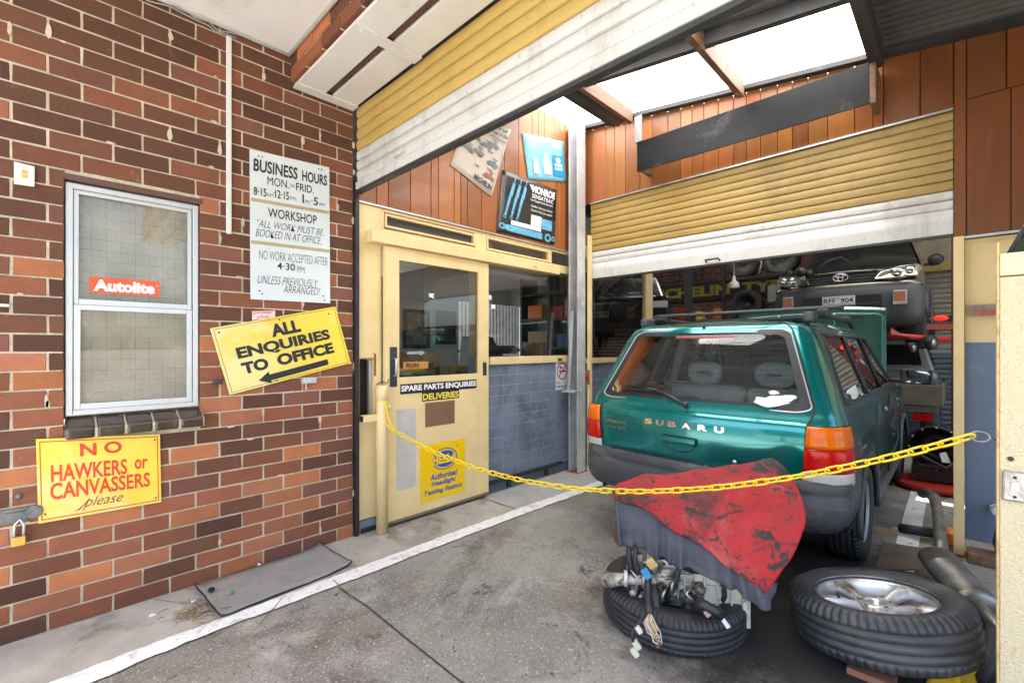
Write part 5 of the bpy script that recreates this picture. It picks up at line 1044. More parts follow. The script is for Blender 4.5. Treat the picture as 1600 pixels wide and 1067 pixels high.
mb.grid([[(x, tail(x, 1.445)+.012-dy, 1.445+dz) for dy, dz in ((0, .012), (.01, .008), (.01, -.008), (0, -.012))] for x in [-.2+.4*k/8 for k in range(9)]]); FB(mb, 'brake_lamp', pm('faded red lens', (.35, .10, .08), .3), tgt)
# wiper, handle, lock, washer jet
mb = MB(); p0 = wmap(-.02, -1.03, .025); mb.tube([p0, wmap(-.17, -.86, .03), wmap(-.34, -.72, .024)], [.013, .011, .007], 8); mb.tube([wmap(-.30, -.735, .016), wmap(-.5, -.66, .016), wmap(-.72, -.62, .016)], .006, 6); mb.ball(p0, .02, 6); FB(mb, 'rear_wiper', M['black'], tgt)
def on_tail(x, z, off): return V(x, tail(x, z)-off, z)
mb = MB(); z0, z1 = .765, .80; xs_ = [-.10+.21*k/6 for k in range(7)]; xo = -.035
mb.sm = False
mb.grid([[on_tail(xo+x, z, 0.004) for x in xs_] for z in (.712, .73, .76)]); FB(mb, 'handle_recess', M['teal'], tgt)
mb = MB(); mb.sm = True; mb.grid([[on_tail(xo+x, z, .005+d) for x in xs_] for z, d in ((.758, 0), (.76, .022), (.772, .028), (.79, .026), (.80, .018), (.802, 0))]); FB(mb, 'tailgate_handle', M['teal'], tgt, bevel=.003)
mb = MB(); mb.tube([on_tail(xo+.10*math.cos(a), .765+.055*math.sin(a), .003) for a in [math.pi*(1+k/14) for k in range(15)]]+[on_tail(xo+.11, .805, .003), on_tail(xo-.11, .805, .003), on_tail(xo-.1, .765, .003)], .0045, 6); FB(mb, 'handle_gap', M['black'], tgt)
mb = MB(); mb.lathe([(0, .012), (.011, .012), (.013, 0)], on_tail(.30, .70, 0), (0, -1, 0), 16); FB(mb, 'lock', M['chrome'], tgt)
mb = MB(); mb.ball(on_tail(-.02, 1.518, .006), .012, 6); FB(mb, 'washer_jet', M['black'], tgt)
class Tail:                                               # raised badge letters following the tailgate
    pass
def badge(t, x0, x1, z0, z1, mat, bold=.02, shear=0, h=.005, name='badge'):
    vs, fs = text_geo(t, bold, shear, 1.0); mb = MB()
    a0 = min(v.x for v in vs); a1 = max(v.x for v in vs); b0 = min(v.y for v in vs); b1 = max(v.y for v in vs)
    def mp(v, o_): x = x0+(v.x-a0)/(a1-a0)*(x1-x0); z = z0+(v.y-b0)/(b1-b0)*(z1-z0); return on_tail(x, z, o_)
    bv = [mb.bm.verts.new(mp(v, h)) for v in vs]
    for f_ in fs: mb.face([bv[i] for i in f_])
    FB(mb, name, mat, tgt, solid=.004)
xx = [-.285, -.20, -.115, -.02, .085, .185]
for ch_, x in zip('SUBARU', xx): badge(ch_, x, x+.058, .862, .898, M['chrome'], .045)
badge('FORESTER', -.60, -.43, .838, .858, M['chrome'], .02, .2); badge('Limited', -.60, -.515, .80, .817, M['chrome'], .0, .3); badge('AWD', -.50, -.43, .80, .817, M['chrome'], .01, .3)
# rear shelf sticker in the window corner
mb = MB(); random.seed(5)
for cx_, cz_, r_ in ((.78, -.72, .09), (.70, -.80, .13), (.86, -.66, .06), (.74, -.58, .05)):
    mb.poly([wmap(cx_+r_*1.2*math.cos(6.283*k/11)*random.uniform(.6, 1.1), cz_+r_*math.sin(6.283*k/11)*random.uniform(.5, 1.1), .009) for k in range(11)])
FB(mb, 'peeled_sticker', M['paper'], tgt)
# bumper
def sweep(path, prof, mb):
    n = len(path); rows = []
    for i, (x, y) in enumerate(path):
        a = path[max(0, i-1)]; b = path[min(n-1, i+1)]; tx, ty = b[0]-a[0], b[1]-a[1]; l_ = math.hypot(tx, ty); nx_, ny_ = ty/l_, -tx/l_
        rows.append([(x+nx_*d, y+ny_*d, z) for d, z in prof])
    mb.sm = True; mb.grid(rows)
def rpath(w_, yb, ys, bow=.05, rc=.2):
    p_ = [(-w_, ys)]
    for k in range(9): a = R(180+90*k/8); p_.append((-w_+rc+rc*math.cos(a), yb+bow+rc+rc*math.sin(a)))
    for k in range(1, 12): t = k/12; x = -w_+rc+(2*w_-2*rc)*t; p_.append((x, yb+bow*(2*t-1)**2))
    for k in range(9): a = R(270+90*k/8); p_.append((w_-rc+rc*math.cos(a), yb+bow+rc+rc*math.sin(a)))
    return p_+[(w_, ys)]
mb = MB(); sweep(rpath(.845, .0, .55), [(-.09, .655), (-.05, .66), (-.012, .655), (0, .64), (.004, .60), (-.004, .585), (.004, .575), (.006, .48), (-.01, .42), (-.05, .375), (-.12, .36)], mb)
bmp = FB(mb, 'rear_bumper', pm('scuffed bumper plastic', (.05, .053, .06), .48, var=.2, scale=4, bump=.2, bscale=170, dirt=[((.11, .108, .10), 2.2, .52, .12), ((.2, .2, .19), 30, .66, .03)], dstretch=(1, 1, 3)))
mb = MB(); [mb.box(-.55+.1*k, -.47+.1*k, .012+.05*abs((-.51+.1*k)/.6)**2, .075, .655, .663) for k in range(12)]; FB(mb, 'step_tread', M['black'], bmp)
mb = MB(); mb.box(-.2, .2, -.012, .0, .45, .57); FB(mb, 'plate_recess', M['dkgrey'], bmp, bevel=.01)
# roof, bars, bonnet, windscreen
mb = MB(); mb.sm = True
mb.grid([[(.545*s_*(1-.0*y), (tail(.45*s_, 1.545) if k == 0 else y), 1.545+.028*(1-s_**2)*min(1, k/2+.1)+(.0 if y < 1.5 else -.02*((y-1.5)/.8)**2)) for s_ in [(-1+2*i/16) for i in range(17)]] for k, y in enumerate([.47, .62, .8, 1.0, 1.3, 1.6, 1.9, 2.15, 2.3])])
FB(mb, 'roof', pm('dusty teal roof', (.02, .09, .075), .4, .3, var=.2, scale=3, coat=.5, dirt=[((.24, .21, .15), 2.2, .75)]))
for y, z in ((.98, 1.645), (1.85, 1.63)):
    mb = MB(); mb.tube([(-.70, y, z-.012), (-.66, y, z), (.66, y, z+.004), (.70, y, z-.008)], .015, 8); cbx = FB(mb, 'roof_bar', M['dark'])
    for sd in (1, -1): mb = MB(); mb.box(sd*.55, sd*.625, y-.05, y+.05, 1.585, z-.004); FB(mb, 'bar_clamp', M['black'], cbx, bevel=.01)
mb = MB(); mb.sm = True; mb.grid([[(x*(hw(z)*.97), 3.06-(z-1.0)*1.42+.10*(1-x*x)-.1, z) for x in (-1, -.5, 0, .5, 1)] for z in (1.0, 1.15, 1.3, 1.45, 1.535)]); FB(mb, 'windscreen', M['cglass'])
mb = MB(); mb.sm = True
mb.grid([[(.74*s_*(1-.03*t), 3.05+.22*t+.05*(1-s_*s_)*t, .98+.86*t-.05*s_**2*t-.10*max(0, t-.85)) for s_ in [-1+i/6 for i in range(13)]] for t in [k/8 for k in range(9)]])
M['bonnet'] = paint('green bonnet paint', (.07, .24, .18), .25); bon = FB(mb, 'open_bonnet', M['bonnet'], solid=.03)
mb = MB(); [mb.tube([(s_*.30*(1-.1*t), 3.03+.22*t+.05*t, .98+.86*t-.005) for t in (.02, .3, .6, .9)], .01, 6) for s_ in (1, -1)]; FB(mb, 'bonnet_crease', M['bonnet'], bon)
mb = MB(); mb.box(-.75, .75, 3.2, 4.15, .35, .85); mb.box(-.80, .80, 4.15, 4.26, .35, .75); FB(mb, 'engine_bay', M['black'])
# cabin
mb = MB(); mb.box(-.76, .76, .35, 3.0, .42, .46); mb.box(-.76, .76, 2.75, 2.98, .46, .98); mb.box(-.78, -.74, .4, 2.95, .46, 1.0); mb.box(.74, .78, .4, 2.95, .46, 1.0); cab = FB(mb, 'cabin_trim', M['trim'])
mb = MB(); mb.box(-.66, -.02, 1.22, 1.36, .46, 1.05); mb.box(.0, .66, 1.22, 1.36, .46, 1.05); FB(mb, 'rear_seat', pm('grey seat cloth', (.46, .50, .51), .9, var=.1), bevel=.05, seg=3)
mb = MB(); mb.box(-.60, -.12, 2.0, 2.14, .5, 1.16); mb.box(.12, .60, 2.0, 2.14, .5, 1.16); mb.box(-.48, -.24, 2.04, 2.12, 1.16, 1.33); mb.box(.24, .48, 2.04, 2.12, 1.16, 1.33); FB(mb, 'front_seat', pm('grey seat cloth', (.12, .13, .14), .9), bevel=.05, seg=3)
def headrest(x, y, z, s_=1.0):
    mb = MB(); pts = [V(x+s_*(.095*abs(math.cos(a))**.6*(1 if math.cos(a) > 0 else -1)), y, z+s_*.052*abs(math.sin(a))**.6*(1 if math.sin(a) > 0 else -1)) for a in [2*math.pi*k/24 for k in range(24)]]
    mb.tube(pts, .047*s_, 10, closed=True); FB(mb, 'headrest', M['seat'])
headrest(-.36, 1.28, 1.155, 1.05); headrest(.20, 1.28, 1.155, 1.05)
mb = MB(); mb.box(-.5, -.32, .9, 1.1, .88, .96); FB(mb, 'cushion', pm('blue cushion', (.12, .25, .34), .9), bevel=.03)
mb = MB(); mb.box(-.68, .68, .30, 1.2, .80, .82); FB(mb, 'parcel_shelf', pm('grey shelf', (.2, .2, .2), .9))
mb = MB(); [mb.tube([(sd*.70, 1.33, 1.0), (sd*.56, 1.33, 1.5)], .035, 8) for sd in (1, -1)]; [mb.tube([(sd*.68, 2.09, 1.0), (sd*.56, 2.09, 1.5)], .035, 8) for sd in (1, -1)]; mb.box(-.52, .52, .6, 2.2, 1.50, 1.51); FB(mb, 'headlining', pm('pale headlining', (.40, .42, .41), .9))
mb = MB(); mb.box(-.1, .1, 2.35, 2.38, 1.36, 1.42); FB(mb, 'rear_view_mirror', M['trim'], bevel=.01)
# ------------------------------------------------------------------ four wheel drive up on the hoist
TR = Matrix.Translation((-1.18, 7.62, 1.47)) @ Matrix.Rotation(R(0), 4, 'Z')
rv = thing('raised_car', 'dark beige four wheel drive raised on the hoist, facing out', 'car', (-1.115, 9.2, 1.5))
def RB(mb, name, mat, parent=None, **k): mb.bm.transform(TR); return mb.build(name, mat, parent or rv, **k)
mb = MB(); sweep(rpath(.86, 0, .42, .07, .22), [(-.14, .20), (-.05, .24), (-.005, .34), (0, .5), (0, .60), (-.012, .68), (-.03, .715)], mb); rb = RB(mb, 'front_bumper', pm('grey bumper plastic', (.075, .08, .08), .55, var=.1))
mb = MB(); sweep(rpath(.855, .02, .42, .07, .22), [(-.005, .716), (0, .735), (-.012, .765), (-.06, .785)], mb); RB(mb, 'bumper_trim', M['beige'])
mb = MB(); mb.box(-.45, .45, -.012, .03, .40, .60); RB(mb, 'lower_grille', M['black'], rb); mb = MB(); mb.box(-.44, .44, -.02, -.01, .475, .50); RB(mb, 'grille_bar', M['dkgrey'], rb)
rp_ = thing('x', 'x', 'x'); bpy.data.objects.remove(rp_)
mb = MB(); mb.box(-.195, .175, -.035, -.025, .475, .60); npl = RB(mb, 'number_plate', M['inkwhite'], rb, bevel=.004)
f = Face([V(-.185, -.036, .485), V(.165, -.036, .485), V(.165, -.036, .59), V(-.185, -.036, .59)], (0, -1, 0)); mb = MB(); f.text(mb, 'RFF', .03, .42, .25, .85, bold=.01); f.text(mb, '904', .58, .97, .25, .85, bold=.01); f.text(mb, 'VICTORIA ON THE MOVE', .15, .85, .06, .14); f.frame(mb, 0, 1, 0, 1, .008, .025); f.shape(mb, [(.46, .9), (.54, .9), (.5, .72)]); RB(mb, 'plate_lettering', M['ink'], npl)
for sd in (1, -1):
    mb = MB(); mb.box(sd*.56, sd*.70, .015, .06, .45, .64); fl = RB(mb, 'fog_lamp', M['alu'], rb, bevel=.01); mb = MB(); mb.box(sd*.575, sd*.685, .008, .016, .50, .62); RB(mb, 'fog_lens', pm('fog amber', (.45, .16, .08), .2), fl, bevel=.006)
    mb = MB(); pts = [(.36, .07, .80), (.60, .09, .785), (.80, .20, .83), (.845, .34, .93), (.80, .30, .985), (.62, .19, .965), (.42, .12, .90)]
    mb.prism([(sd*x, y-.03, z) for x, y, z in pts], (0, .06, 0)); hl = RB(mb, 'headlamp', pm('headlamp lens', (.40, .375, .28), .12, .5, var=.4, scale=22, coat=.8), rv, bevel=.015, seg=3)
    mb = MB(); mb.ball((sd*.60, .06, .87), .055, 8, (1.2, .4, 1)); mb.ball((sd*.72, .12, .89), .05, 8, (1, .4, 1)); RB(mb, 'reflector', M['chrome'], hl)
    mb = MB(); mb.sm = True                                # guard with its arch
    yc = [.20+.05*k for k in range(62)]
    def zb2(y): 
        z = .30
        for c, r in ((.78, .41), (3.1, .41)):
            if abs(y-c) < r: z = max(z, .33+math.sqrt(r*r-(y-c)**2))
        return z
    mb.grid([[(sd*(.86-.06*q*q-.10*max(0, (.45-y)/.45)), y, zb2(y)+(1.0-zb2(y)+.0)*q) for y in yc] for q in (0, .2, .4, .6, .8, 1)]); RB(mb, 'side_panel', M['beige'])
    mb = MB(); mb.tube([(sd*.862, .78+.41*math.cos(a), .33+.41*math.sin(a)) for a in [math.pi*k/14 for k in range(15)]], .03, 8); RB(mb, 'arch_flare', M['dkgrey'])
    mb = MB(); simple_tyre(mb, (sd*.75, .80, .22), (1, 0, 0), .345, .22, .2); wh = RB(mb, 'wheel', M['rubber']); mb = MB(); mb.lathe([(.2, .08), (.17, .05), (0, .06)], (sd*.75, .80, .22), (sd, 0, 0), 24); RB(mb, 'rim', M['alu'], wh)
    mb = MB(); simple_tyre(mb, (sd*.75, 3.1, .22), (1, 0, 0), .345, .22, .2); RB(mb, 'wheel', M['rubber'])
    mb = MB(); mb.ball((sd*.93, 1.30, 1.16), .1, 8, (.9, .5, .85)); mb.box(sd*.8, sd*.9, 1.3, 1.34, 1.08, 1.12); RB(mb, 'wing_mirror', M['black'])
    mb = MB(); mb.grid([[(sd*(.80-.18*q), 1.25+.75*q if k == 0 else 3.6, 1.0+.62*q) for k in (0, 1)] for q in (0, .33, .66, 1)]); RB(mb, 'side_window', pm('dark car glass', (.02, .022, .022), .08, coat=.5))
mb = MB(); mb.box(-.40, .40, .09, .2, .78, .93); gr = RB(mb, 'grille', M['black'])
for k in range(4): mb = MB(); mb.box(-.44+.012*k, .44-.012*k, .072+.006*k, .092, .795+.036*k, .81+.036*k); RB(mb, 'grille_bar', M['dkgrey'], gr, bevel=.004)
mb = MB()
for rx, rz, cx_ in ((.085, .055, 0), (.032, .05, 0), (.06, .02, .02)): mb.tube([(rx*math.cos(6.2832*k/20), .055, .865+cx_+rz*math.sin(6.2832*k/20)) for k in range(20)], .007, 6, closed=True)
RB(mb, 'emblem', M['chrome'], gr)
mb = MB(); mb.sm = True; mb.grid([[(x*(.80-.0*t), .12+.22*x*x*(1-t)+1.0*t, .945+.13*t**.7-.06*x*x*(1-.4*t)) for x in [-1+i/6 for i in range(13)]] for t in [k/6 for k in range(7)]]); RB(mb, 'bonnet', M['beige'], solid=.01)
mb = MB(); mb.sm = True; mb.grid([[(x*(.76-.16*t), 1.12+.72*t+.08*x*x, 1.06+.56*t) for x in (-1, -.5, 0, .5, 1)] for t in (0, .33, .66, 1)]); RB(mb, 'windscreen', pm('dark windscreen', (.03, .032, .03), .1, var=.1, coat=.6, dirt=[((.07, .065, .05), 2, .5)]))
mb = MB(); mb.sm = True; mb.grid([[(x*.62, y, 1.62+.04*(1-x*x)) for x in (-1, -.5, 0, .5, 1)] for y in (1.85, 2.6, 3.7)]); RB(mb, 'roof', M['beige'])
mb = MB(); mb.box(-.75, .75, .3, 3.8, .18, .30); mb.box(-.5, .5, .5, 1.0, .05, .2); RB(mb, 'underbody', M['black'])
mb = MB(); mb.tube([(-.6, .95, 1.06), (-.2, 1.05, 1.075), (.3, 1.02, 1.08), (.65, .98, 1.06)], .01, 6); RB(mb, 'wiper', M['black'])
mb = MB(); mb.tube([V(-.28, .0, .90), V(-.24, -.05, 1.0), V(-.12, -.05, 1.1), V(.02, -.03, 1.13), V(.12, .0, 1.05), V(.17, .05, .95)], .012, 8); mb.ball((-.45, -.02, .98), .075, 8); mb.ball((-.36, .0, .95), .06, 8); RB(mb, 'dangling_hose', M['black'])
# ------------------------------------------------------------------ ute and the second raised car
TU = Matrix.Translation((-1.05, 7.75, 0))
ut = thing('utility_truck', 'silver flat tray utility parked under the raised car', 'truck', (-1.05, 9, 0))
def UB(mb, name, mat, parent=None, **k): mb.bm.transform(TU); return mb.build(name, mat, parent or ut, **k)
mb = MB(); mb.box(-.85, .85, .0, 2.3, .55, .64); mb.box(-.85, .90, -.02, .03, .64, .90); mb.box(.85, .90, .03, 2.3, .64, .88); mb.box(-.90, -.85, .03, 2.3, .64, .88); UB(mb, 'tray', pm('worn tray board', (.15, .13, .09), .7, var=.3), bevel=.01)
mb = MB(); mb.hexa([(-.8, 2.35, .35), (.8, 2.35, .35), (.8, 4.6, .35), (-.8, 4.6, .35), (-.8, 2.35, .98), (.8, 2.35, .98), (.8, 4.6, .9), (-.8, 4.6, .9)]); UB(mb, 'body', M['silver'], bevel=.06, seg=3)
mb = MB(); mb.hexa([(-.76, 2.4, .98), (.76, 2.4, .98), (.76, 3.7, .98), (-.76, 3.7, .98), (-.62, 2.5, 1.5), (.62, 2.5, 1.5), (.62, 3.2, 1.5), (-.62, 3.2, 1.5)]); UB(mb, 'cab', M['silver'], bevel=.04, seg=3)
mb = MB(); mb.prism([(-.6, 2.40, 1.08), (.6, 2.40, 1.08), (.54, 2.455, 1.42), (-.54, 2.455, 1.42)], (0, -.012, 0)); UB(mb, 'rear_window', pm('dark car glass', (.02, .022, .022), .08, coat=.5))
mb = MB(); mb.prism([(.745, 2.6, 1.05), (.745, 3.45, 1.05), (.645, 3.15, 1.42), (.645, 2.62, 1.42)], (.012, 0, 0)); UB(mb, 'side_window', pm('dark car glass', (.02, .022, .022), .08, coat=.5))
for sd in (1, -1):
    for y in (.9, 3.9):
        mb = MB(); simple_tyre(mb, (sd*.76, y, .33), (1, 0, 0), .33, .2, .2); UB(mb, 'wheel', M['rubber'])
    mb = MB(); mb.box(sd*.62, sd*.8, -.03, .0, .45, .54); UB(mb, 'tail_lamp', M['redlens'])
TD = Matrix.Translation((-4.2, 7.0, 1.44)) @ Matrix.Rotation(R(26), 4, 'Z')
dc = thing('hoisted_car', 'black car raised on posts behind the side office window', 'car', (-4.6, 9.5, 1.5))
def DB(mb, name, mat, parent=None, **k): mb.bm.transform(TD); return mb.build(name, mat, parent or dc, **k)
mb = MB(); mb.hexa([(-.82, 0, .25), (.82, 0, .25), (.82, 4, .25), (-.82, 3.8, .25), (-.8, .05, .82), (.8, .05, .82), (.8, 3.8, .9), (-.8, 3.8, .9)]); DB(mb, 'body', M['navy'], bevel=.09, seg=4)
mb = MB(); mb.hexa([(-.74, 1.0, .84), (.74, 1.0, .84), (.74, 3.6, .88), (-.74, 3.6, .88), (-.58, 1.7, 1.36), (.58, 1.7, 1.36), (.58, 3.1, 1.36), (-.58, 3.1, 1.36)]); DB(mb, 'cabin', M['navy'], bevel=.06, seg=3)
for sd in (1, -1):
    mb = MB(); mb.box(sd*.45, sd*.76, -.012, .03, .6, .72); DB(mb, 'headlamp', M['clear'], bevel=.02); mb = MB(); simple_tyre(mb, (sd*.72, .8, .2), (1, 0, 0), .31, .19, .19); DB(mb, 'wheel', M['rubber']); mb = MB(); simple_tyre(mb, (sd*.72, 3.2, .2), (1, 0, 0), .31, .19, .19); DB(mb, 'wheel', M['rubber'])
    mb = MB(); mb.box(sd*1.1, sd*1.25, 1.8, 2.0, -1.55, 1.8); DB(mb, 'hoist_post', M['dark'])
    mb = MB(); mb.box(sd*.3, sd*1.12, 1.85, 1.95, .14, .24); DB(mb, 'hoist_arm', M['dark'])
# ------------------------------------------------------------------ engine on a tyre, cloth and red mat
random.seed(11)
TC = V(-1.06, 2.265, 0)
ty = thing('flat_tyre', 'worn black tyre lying flat under the old engine', 'tyre', TC)
mb = MB(); tyre_mesh(mb, TC+V(0, 0, .09), V(.03, -.02, 1), .352, .178, .225, 84); mb.build('tread', M['rubber'], ty)
mb = MB(); mb.lathe([(.225, -.07), (.27, -.055), (.30, -.035), (.30, .035), (.27, .055), (.225, .07)], TC+V(0, 0, .09), (0, 0, 1), 40); mb.build('inner_liner', M['black'], ty)
en = thing('engine_block', 'dirty bare engine with loose wiring sitting in the flat tyre', 'engine', TC+V(0, 0, .1))
F_ = (onZ(1060, 1000)-TC); F_.z = 0; F_.normalize(); S_ = V(-F_.y, F_.x, 0)         # F_ faces the camera, S_ to its right
def EL(a, b, z): return TC+S_*a+F_*b+V(0, 0, z)           # engine-local point: right, toward camera, up
def ebox(mb, a0, a1, b0, b1, z0, z1): mb.hexa([EL(a0, b1, z0), EL(a1, b1, z0), EL(a1, b0, z0), EL(a0, b0, z0), EL(a0, b1, z1), EL(a1, b1, z1), EL(a1, b0, z1), EL(a0, b0, z1)])
M['cast'] = pm('oily cast alloy', (.42, .39, .33), .5, .35, var=.45, scale=18, bump=.7, bscale=60, dirt=[((.06, .047, .034), 9, .50, .08), ((.5, .48, .42), 18, .15)])
mb = MB(); ebox(mb, -.22, .20, -.24, .10, .10, .50); ebox(mb, -.14, .08, .10, .16, .18, .46); ebox(mb, -.16, .16, -.2, .05, .5, .60)
for k in range(7): ebox(mb, -.12+.03*k, -.112+.03*k, .16, .18, .17, .43)
mb.build('block', M['cast'], en, bevel=.012)
mb = MB(); ebox(mb, .03, .31, -.14, .15, .08, .40); ebox(mb, .29, .325, -.18, .17, .07, .42)
for k in range(4): ebox(mb, .06+.06*k, .068+.06*k, .15, .17, .10, .38)
for k in range(2): ebox(mb, .03, .29, .15, .165, .15+.09*k, .158+.09*k)
mb.build('gearbox_casing', pm('pale cast alloy', (.66, .62, .54), .5, .25, var=.25, scale=9, bump=.35, bscale=50, dirt=[((.14, .11, .08), 5, .42)]), en, bevel=.01)
mb = MB(); mb.lathe([(0, .05), (.05, .05), (.072, .04), (.075, -.06), (0, -.06)], EL(-.245, .02, .43), F_*.35-S_+V(0, 0, .1), 22); mb.lathe([(.078, .0), (.083, .0), (.083, -.015), (.078, -.015)], EL(-.245, .02, .43), F_*.35-S_+V(0, 0, .1), 22); mb.build('alternator', pm('brown steel drum', (.13, .085, .06), .35, .6, var=.3), en)
mb = MB(); mb.tube([EL(-.33, .02, .17), EL(-.325, .10, .19), EL(-.29, .17, .235), EL(-.24, .19, .255), EL(-.16, .195, .26), EL(-.06, .19, .27)], [.031, .034, .032, .026, .023, .023], 14); mb.tube([EL(-.10, .19, .265), EL(-.06, .19, .27), EL(-.03, .17, .33), EL(-.03, .12, .40)], [.027, .040, .040, .034], 12); mb.build('intake_pipe', M['cast'], en)
mb = MB()
for a in (-.24, -.15): mb.lathe([(.032, -.009), (.037, -.009), (.037, .009), (.032, .009)], EL(a, .19, .257), S_, 16)
mb.build('hose_clamp', M['galv'], en)
mb = MB()
for (p_) in ([(-.22, .12, .40), (-.225, .17, .38), (-.22, .18, .34), (-.21, .16, .22)], [(-.20, .13, .40), (-.19, .18, .38), (-.2, .19, .36), (-.16, .17, .2)], [(.02, .17, .40), (-.0, .2, .32), (-.02, .19, .24), (-.05, .18, .17)], [(.22, .13, .32), (.21, .16, .26), (.215, .15, .2), (.2, .13, .14)], [(-.08, .17, .36), (-.0, .2, .35), (.06, .18, .32), (.1, .14, .3)]): mb.tube([EL(*q) for q in p_], .013, 8)
mb.build('rubber_hoses', M['rubber'], en)
mb = MB(); mb.tube([EL(-.11, .21, .25), EL(-.105, .23, .2), EL(-.10, .25, .15), EL(-.095, .28, .11)], .021, 10); mb.build('loom_sleeve', M['black'], en)
wcol = [(.55, .5, .42), (.5, .12, .06), (.1, .25, .12), (.6, .35, .1), (.5, .5, .5), (.35, .3, .12), (.6, .55, .5), (.4, .1, .1)]
mb = MB(); mb.tube([EL(-.13, .17, .30), at(1012, 915, 2.10), at(1013, 940, 2.04), at(1015, 960, 1.985)], .017, 10); mb.build('loom_sleeve', M['black'], en)
for k in range(16):
    mb = MB(); e = random.uniform(-1, 1); e2 = random.uniform(-1, 1); yb_ = random.uniform(988, 1012)
    mb.tube([at(1015+2*e, 958, 1.985), at(1014+9*e, 972, 1.965), at(1021+11*e, 985+3*e2, 1.96), at(1027+7*e2, 998+(yb_-998)*.5, 1.955), at(1029+4*e, yb_, 1.955+.01*e2)], .0028, 5); mb.build('wire', pm('wire insulation', wcol[k % 8], .5, var=.1), en)
mb = MB(); mb.tube([at(1010, 958, 1.985), at(1002, 968, 1.965), at(990, 982, 1.95), at(986, 995, 1.945), at(991, 1004, 1.94)], .005, 6); mb.build('black_cable', M['black'], en)
def conn(px, py, t, w_, h__, c_):
    mb = MB(); p_ = at(px, py, t); d1 = (S_*.8+V(0, 0, .6)).normalized(); d2 = (V(0, 0, .8)-S_*.6).normalized(); mb.hexa([p_-d1*w_-d2*h__+F_*.01, p_+d1*w_-d2*h__+F_*.01, p_+d1*w_-d2*h__-F_*.012, p_-d1*w_-d2*h__-F_*.012, p_-d1*w_+d2*h__+F_*.01, p_+d1*w_+d2*h__+F_*.01, p_+d1*w_+d2*h__-F_*.012, p_-d1*w_+d2*h__-F_*.012]); mb.build('connector', pm('connector plastic', c_, .4), en, bevel=.003)
conn(998, 983, 1.95, .010, .016, (.58, .56, .54)); conn(995, 1007, 1.94, .012, .018, (.55, .55, .42)); conn(992, 1019, 1.93, .012, .017, (.6, .58, .4)); conn(1105, 957, 2.0, .012, .014, (.5, .32, .28)); conn(1010, 896, 2.06, .016, .022, (.03, .22, .42)); conn(1018, 880, 2.08, .02, .02, (.45, .3, .12))
mb = MB(); mb.tube([at(1085, 948, 2.05), at(1100, 944, 2.0), at(1115, 953, 1.985), at(1128, 962, 1.98)], .022, 8); mb.build('harness_plug', M['black'], en)
mb = MB(); mb.tube([EL(-.1, .16, .35), EL(-.06, .19, .36), EL(-.02, .2, .33), EL(.0, .19, .29), EL(.01, .17, .26)], .008, 6); mb.build('metal_line', M['steel'], en)
mb = MB(); p_ = [at(1120, 958, 1.985), at(1126, 956, 1.985), at(1142, 978, 1.955), at(1135, 981, 1.955)]; mb.prism(p_, F_*.008); mb.build('steel_link', M['steel'], en, bevel=.002)
mb = MB()
for k in range(26): mb.lathe([(0, .012), (.009, .012), (.009, 0)], EL(random.uniform(-.2, .3), .13+.05*(k % 2)*(k < 14), random.uniform(.14, .32)), F_, 6)
mb.build('bolt_heads', M['steel'], en)
random.seed(23)
for k in range(22):                                      # clutter of lines, tabs and stubs on the engine's near side
    mb = MB(); a = random.uniform(-.24, .1); z = random.uniform(.16, .34-max(0, a+.05)*.6); b_ = random.uniform(.13, .18)
    if k % 3 == 0: mb.tube([EL(a, b_, z), EL(a+random.uniform(-.05, .05), b_+.05, z-.03), EL(a+random.uniform(-.06, .06), b_+.03, z-random.uniform(.05, .14))], random.uniform(.004, .009), 6); mb.build('thin_hose', M['black'] if k % 2 else M['steel'], en)
    elif k % 3 == 1: r = random.uniform(.012, .028); mb.lathe([(0, .04), (r*.8, .04), (r, .03), (r, .0), (r*1.15, 0), (r*1.15, -.03)], EL(a, b_+.02, z), F_+V(0, 0, random.uniform(-.4, .5))+S_*random.uniform(-.5, .5), 14); mb.build('stub', M['cast'] if k % 2 else M['dark'], en)
    else: w_ = random.uniform(.015, .04); ebox(mb, a-w_, a+w_, b_, b_+.012, z-.015, z+.02); mb.build('bracket_tab', M['steel'] if k % 2 else M['rust'], en, bevel=.003)
# sheets laid over it
def catmull(P, n):
    out = []
    for i in range(len(P)-1):
        a, b, c, d = P[max(0, i-1)], P[i], P[i+1], P[min(len(P)-1, i+2)]
        for k in range(n):
            t = k/n; out.append(.5*((2*b)+(c-a)*t+(2*a-5*b+4*c-d)*t*t+(3*b-a-3*c+d)*t**3))
    return out+[P[-1]]
net = [([(959, 777), (1003, 797), (1050, 824), (1100, 857), (1150, 893), (1197, 930)], (2.36, 2.27, 2.17, 2.08, 2.01, 1.96)),
       ([(957, 772), (1003, 782), (1055, 798), (1110, 823), (1165, 858), (1223, 893)], (2.38, 2.31, 2.24, 2.15, 2.06, 1.99)),
       ([(958, 767), (1005, 767), (1060, 774), (1118, 788), (1182, 812), (1250, 842)], (2.42, 2.40, 2.33, 2.25, 2.14, 2.04)),
       ([(962, 761), (1008, 752), (1065, 754), (1125, 757), (1190, 765), (1258, 794)], (2.46, 2.47, 2.45, 2.38, 2.26, 2.11)),
       ([(970, 755), (1012, 741), (1072, 739), (1132, 731), (1190, 717), (1226, 727)], (2.50, 2.57, 2.56, 2.51, 2.40, 2.26)),
       ([(985, 775), (1020, 770), (1075, 765), (1135, 765), (1195, 762), (1222, 760)], (2.56, 2.62, 2.61, 2.56, 2.46, 2.33))]
